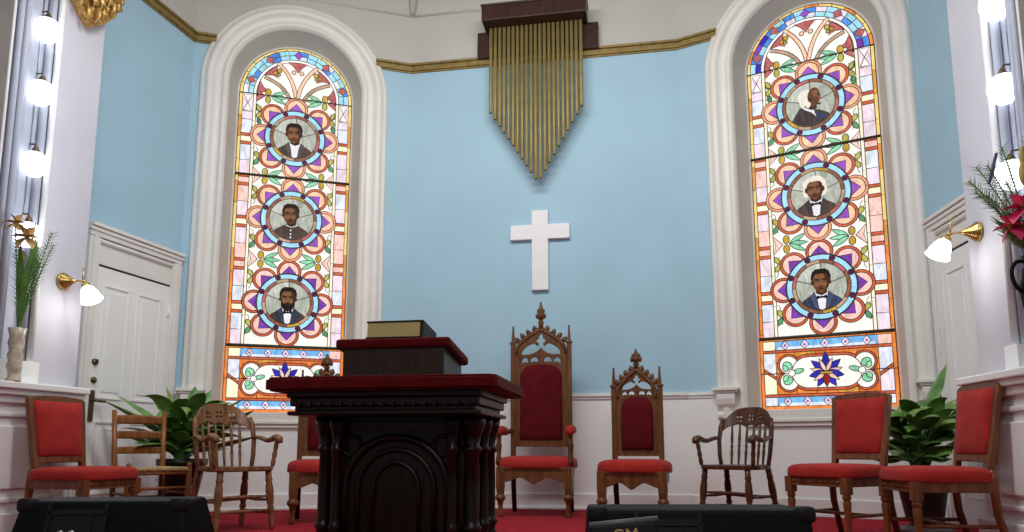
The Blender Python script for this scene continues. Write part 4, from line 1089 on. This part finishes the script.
def sconce(P_, e, n, s, z, label, rz):
    base = P_(s, .47, z); t = thing('wall_sconce', label, 'wall lamp', base, rz, 'brass wall sconces')
    # local x = out of the wall
    b = MB(); T = Matrix.Rotation(PI/2, 4, 'Y'); b.lathe([(0, 0), (.062, 0), (.064, .012), (.055, .028), (.036, .05), (.018, .085), (.010, .10), (0, .105)], n=20, T=T); b.build('wall_plate', 'polbrass', t)
    b = MB(); b.tube(bez((.09, 0, 0), (.12, 0, .0), (.14, 0, .0), (.17, 0, -.01), 8), .007, n=8); b.tube([(.158, 0, -.01), (.156, 0, .085)], .005, n=6); b.blob((.156, 0, .088), .009, 8, 6); b.blob((.168, 0, -.008), .016, 10, 8); b.build('arm', 'polbrass', t)
    X = Matrix.Translation((.178, 0, -.02)) @ Matrix.Rotation(R(-28), 4, 'Y')
    b = MB(); b.lathe([(.012, 0), (.03, -.01), (.034, -.03), (.03, -.04), (0, -.04)], n=16, T=X); b.build('shade_holder', 'polbrass', t)
    b = MB(); b.lathe([(.030, -.03), (.044, -.05), (.058, -.085), (.066, -.12), (.074, -.14), (.06, -.145), (.02, -.15), (0, -.15)], n=20, T=X); b.build('shade', 'shade', t)
    l = bpy.data.lights.new('sconce_lamp', 'POINT'); l.energy = 3.2; l.color = (1, .97, .93); l.shadow_soft_size = .06
    o = bpy.data.objects.new('sconce_lamp', l); COL.objects.link(o); o.location = P_(s, .47+.30, z-.22)
sconce(PL, eL, nL, 1.76, 1.76, 'brass wall sconce with lit frosted shade beside the door with the lever', math.atan2(nL.y, nL.x)+.10)
sconce(PR, eR, nR, 1.71, 1.90, 'brass wall sconce with lit frosted shade reaching over from the pier by the pink lilies', math.atan2(nR.y, nR.x)-.10)

# gilded acanthus capital on the pier face
p = PL(1.76, .52, 3.68); t = thing('gilded_capital', 'gilded carved leaf capital at the top of the pier', 'ornament', p, math.atan2(nL.y, nL.x))
b = MB(); rnd = random.Random(5)
for row in range(6):
    for k in range(7):
        y = -.20+.40*k/6+(.03 if row % 2 else 0); z = .22+.12*row-.22*(1-abs(k-3+.6)/3.2)
        L = .13+.04*rnd.random()
        b.tube([(.0, y, z+L), (.03+.012*row, y+.01, z+L*.6), (.055+.016*row, y, z+L*.25), (.045+.014*row, y-.01, z)], [.03, .042, .034, .006], n=7, flat=.5)
        b.blob((.05+.016*row, y+.02, z+.10), (.02, .018, .026), 8, 6)
b.prism([(-.20, .20), (-.08, .08), (0, .02), (.1, .1), (.2, .22), (.22, 1.0), (-.22, 1.0)], -.03, .05, T=Matrix.Rotation(PI/2, 4, 'Z'))
b.build('acanthus_leaves', 'gilt', t)

# ------------------------------------------------------------------ vases of flowers on the ledges
def petal(b, c, d, L, w, droop, m):
    d = Vector(d).normalized(); s = d.cross(Vector((0, 0, 1)))
    s = s.normalized() if s.length > .05 else Vector((1, 0, 0))
    vs = []; fs = []
    for i in range(8):
        u = i/7; p = Vector(c)+d*L*u+Vector((0, 0, -droop*u*u)); ww = w*math.sin(PI*min(.97, .12+u*.86))
        up = s.cross(d)
        vs += [p-s*ww+up*ww*.3, p, p+s*ww+up*ww*.3]
    for i in range(7):
        for j in range(2): fs.append((i*3+j, i*3+j+1, (i+1)*3+j+1, (i+1)*3+j))
    b.add(vs, fs, m)
def lily(parent, name, c, face, size, m):
    b = MB(); f = Vector(face).normalized(); a = f.cross(Vector((0, 0, 1))).normalized(); u = a.cross(f)
    for k in range(6):
        an = 2*PI*k/6; d = f*.45+a*math.cos(an)+u*math.sin(an); petal(b, c, d, size, size*.40, size*.15, 0)
    for k in range(5):
        an = 2*PI*k/5; b.tube([c, Vector(c)+f*size*.5+a*.12*size*math.cos(an)+u*.12*size*math.sin(an)], .0025, n=5, m=1)
    b.build(name, [m, 'bud'], parent, recalc=False)
def spray(b, p0, tip, rnd, m=0, n=26, w=.055):
    pts = bez(p0, Vector(p0).lerp(Vector(tip), .35)+Vector((0, 0, .05)), Vector(p0).lerp(Vector(tip), .7)+Vector((0, 0, .05)), tip, n)
    b.tube(pts, .0035, n=5, m=m)
    for i in range(n//4, n):
        p = Vector(pts[i]); tg = (Vector(pts[min(n, i+1)])-Vector(pts[i-1])).normalized()
        for q in (-1, 1):
            sd = tg.cross(Vector((rnd.uniform(-.4, .4), 1, rnd.uniform(-.6, .6)))).normalized()*q
            e = p+(sd*.8+tg*.7).normalized()*w*rnd.uniform(.7, 1.2)
            k = tg.cross(sd).normalized()*.003
            b.add([p-tg*.004, p+tg*.004, e], [(0, 1, 2)], m)
p = PL(2.175, .58, 1.008); t = thing('flower_vase', 'slim beaded vase of green spikes and a peach lily on the ledge beside the door', 'vase', p, 0, 'flower vases')
b = MB(); b.lathe([(0, 0), (.045, 0), (.047, .012), (.03, .03), (.036, .07), (.046, .10), (.036, .13), (.046, .17), (.036, .20), (.048, .25), (.040, .29), (.055, .345), (.05, .345), (.035, .29), (0, .28)], n=20); b.build('vase_body', 'stemglass', t)
b = MB(); rnd = random.Random(2)
for tip in ((.18, -.02, .98), (.12, .1, .93), (.05, 0, 1.05), (.15, -.1, .86), (.0, -.12, 1.0), (.02, -.1, .9), (.10, 0, .78)): spray(b, (0, 0, .30), tip, rnd)
for k in range(26):
    an = rnd.uniform(R(-100), R(60)); h = rnd.uniform(.35, .75); petal(b, (0, 0, .3+h*.25), (.25*math.cos(an), .25*math.sin(an), 1), h*.62, .022, .0, 0)
b.build('greenery', 'leaf', t, recalc=False)
lily(t, 'lily', (.05, -.07, .93), (.4, -.9, .1), .095, 'petalgold'); lily(t, 'lily', (-.04, -.05, 1.03), (.2, -.9, .3), .08, 'petalgold')
b = MB(); b.blob((.02, -.05, .80), (.02, .02, .05), 10, 8); b.build('bud', 'bud', t)

p = PR(2.40, .565, 1.008); t = thing('flower_urn', 'dark handled urn of pink lilies and palm fronds on the ledge', 'vase', p, 0, 'flower vases')
b = MB(); b.lathe([(0, 0), (.06, 0), (.062, .015), (.025, .05), (.02, .16), (.035, .22), (.075, .30), (.088, .40), (.075, .48), (.05, .52), (.07, .56), (.062, .56), (.04, .52), (0, .50)], n=24); b.build('urn_body', 'black', t)
for q in (-1, 1):
    b = MB(); b.tube(bez((q*.065, 0, .53), (q*.15, 0, .55), (q*.15, 0, .40), (q*.082, 0, .37), 12), .010, n=8); b.build('handle', 'black', t)
b = MB(); rnd = random.Random(9)
for tip in ((-.28, .05, .98), (-.24, -.05, 1.03), (-.20, .1, 1.08), (-.12, 0, 1.15), (-.28, 0, .90), (-.05, -.1, 1.15), (-.17, -.08, .93), (-.20, .04, .90)): spray(b, (0, 0, .53), tip, rnd, 0, 30, .06)
for k in range(40):
    an = rnd.uniform(R(105), R(270)); h = rnd.uniform(.25, .5); petal(b, (0, 0, .53+h*.1), (.8*math.cos(an), .8*math.sin(an), .8), h*.6, .02, .02, 0)
b.build('greenery', 'leaf', t, recalc=False)
lily(t, 'lily', (-.115, -.10, .78), (-.5, -.85, .2), .105, 'petalpink'); lily(t, 'lily', (-.145, -.06, .70), (-.8, -.6, -.1), .09, 'petalpink'); lily(t, 'lily', (-.04, -.12, .80), (.1, -.95, .2), .10, 'petalpink')
for c in ((-.06, -.06, .98), (-.03, -.03, 1.08)):
    b = MB(); b.blob(c, (.022, .022, .065), 10, 8, T=None); b.build('lily_bud', 'bud', t)
b = MB()
for k in range(14): b.blob((-.19+.004*k, .02, .96+.012*k), (.010, .010, .010), 6, 5)
b.build('flower_spike', 'mauve', t)

# ------------------------------------------------------------------ stage monitors seen from behind
def monitor(label, loc, rz, wt, wb, h, recess):
    t = thing('stage_monitor', label, 'speaker', loc, rz, 'stage monitors')
    d0, d1, dt0, dt1 = -.22, .26, -.12, .10
    b = MB(); x, X = wt/2, wb/2
    b.add([(-X, d0, 0), (X, d0, 0), (X, d1, 0), (-X, d1, 0), (-x, dt0, h), (x, dt0, h), (x, dt1, h), (-x, dt1, h)], [(0, 3, 2, 1), (4, 5, 6, 7), (0, 1, 5, 4), (1, 2, 6, 5), (2, 3, 7, 6), (3, 0, 4, 7)], 0, False)
    b.build('cabinet', 'black', t, bevel=.012)
    sl = math.atan2(dt0-d0, h); T = Matrix.Translation((0, d0, 0)) @ Matrix.Rotation(-sl, 4, 'X')
    b = MB()
    for xx in (recess-.09, recess+.09): b.box((xx, -.004, h*.72), (.014, .012, .24), T=T)
    b.box((recess, -.004, h*.93), (.19, .012, .012), T=T); b.box((recess, -.002, h*.72), (.17, .006, .2), T=T)
    b.box((recess+.05, -.006, h*.75), (.006, .008, .14), T=T)
    jp = b.build('jack_plate', 'greyblack', t)
    b = MB()
    for q in (-.04, -.005): b.lathe([(0, 0), (.011, 0), (.011, .012), (.006, .014), (0, .014)], n=12, T=T @ Matrix.Translation((recess+q, -.006, h*.77)) @ Matrix.Rotation(PI/2, 4, 'X'))
    b.build('jack_socket', 'metal', jp)
    for q in (-1, 1):
        b = MB(); b.blob((q*(wt/2-.015), dt0+.012, h-.014), (.03, .024, .024), 12, 8, p=.5); b.build('corner_protector', 'greyblack', t)
    # grille on the stage side
    sl2 = math.atan2(d1-dt1, h); T2 = Matrix.Translation((0, d1, 0)) @ Matrix.Rotation(sl2, 4, 'X')
    b = MB(); b.box((0, .006, h*.52), (wt-.04, .012, h*.9), T=T2); b.build('grille', 'greyblack', t, bevel=.004)
    return t
monitor('black wedge stage monitor in front of the ladder-back chair, its sides sloping outward', (-1.36, 2.62, 0), R(3), .52, .66, .415, -.07)
monitor('wide black stage monitor with a lettered case leaning against it', (.548, 2.30, 0), R(-1), .625, .66, .412, -.10)

# slim black case leaning on the right-hand monitor, gilt letters
t = thing('music_case', 'slim dark case with gilt letters leaning against the wide black monitor', 'case', (.322, 1.90, .006), R(4))
T = Matrix.Rotation(R(-13), 4, 'X') @ Matrix.Rotation(R(-4), 4, 'Y')
b = MB(); b.box((0, 0, .198), (.175, .045, .396), T=T); b.build('case_shell', 'greyblack', t, bevel=.008)
b = MB(); b.tube([(-.088, -.010, .397), (.093, -.010, .400)], .009, n=8, T=T); b.build('case_edge', 'metalgrey', t)
cu = bpy.data.curves.new('gilt_letters', 'FONT'); cu.body = 'GM'; cu.size = .046; cu.extrude = .001; cu.align_x = 'CENTER'; cu.materials.append(M['giltletter'])
tmp = bpy.data.objects.new('tmp', cu); COL.objects.link(tmp); dg = bpy.context.evaluated_depsgraph_get(); me = bpy.data.meshes.new_from_object(tmp.evaluated_get(dg)); bpy.data.objects.remove(tmp)
me.transform(T @ Matrix.Translation((.0, -.0240, .349)) @ Matrix.Rotation(PI/2, 4, 'X'))
o = bpy.data.objects.new('gilt_letters', me); COL.objects.link(o); o.parent = t

# ------------------------------------------------------------------ light, world, camera
w = bpy.data.worlds.new('world'); sc.world = w; w.use_nodes = True
w.node_tree.nodes['Background'].inputs['Color'].default_value = (.95, .95, 1, 1); w.node_tree.nodes['Background'].inputs['Strength'].default_value = WORLD
def area(name, loc, target, sx, sy, e, col):
    l = bpy.data.lights.new(name, 'AREA'); l.shape = 'RECTANGLE'; l.size = sx; l.size_y = sy; l.energy = e; l.color = col
    o = bpy.data.objects.new(name, l); COL.objects.link(o); o.location = loc
    o.rotation_euler = (Vector(target)-Vector(loc)).to_track_quat('-Z', 'Y').to_euler(); return o
area('arch_light', (-.3, 4.0, 4.9), (.2, 6.9, 1.6), 3.2, .5, E_ARCH, (1, .98, .94))
area('nave_fill', (0, -1.5, 4.2), (.1, 6.5, 1.6), 3.0, 1.2, E_NAVE_FILL, (1, .97, .93))  # unseen fill lamp, added to brighten the front faces
cam = bpy.data.cameras.new('camera'); cam.sensor_width = 36; cam.sensor_fit = 'HORIZONTAL'; cam.lens = 740/1024*36
cam.shift_y = (341-266)/1024.; cam.clip_start = .05
co = bpy.data.objects.new('camera', cam); COL.objects.link(co); co.location = (0, 0, .588)
co.rotation_euler = (PI/2+math.atan(107/740.), 0, 0)
sc.camera = co
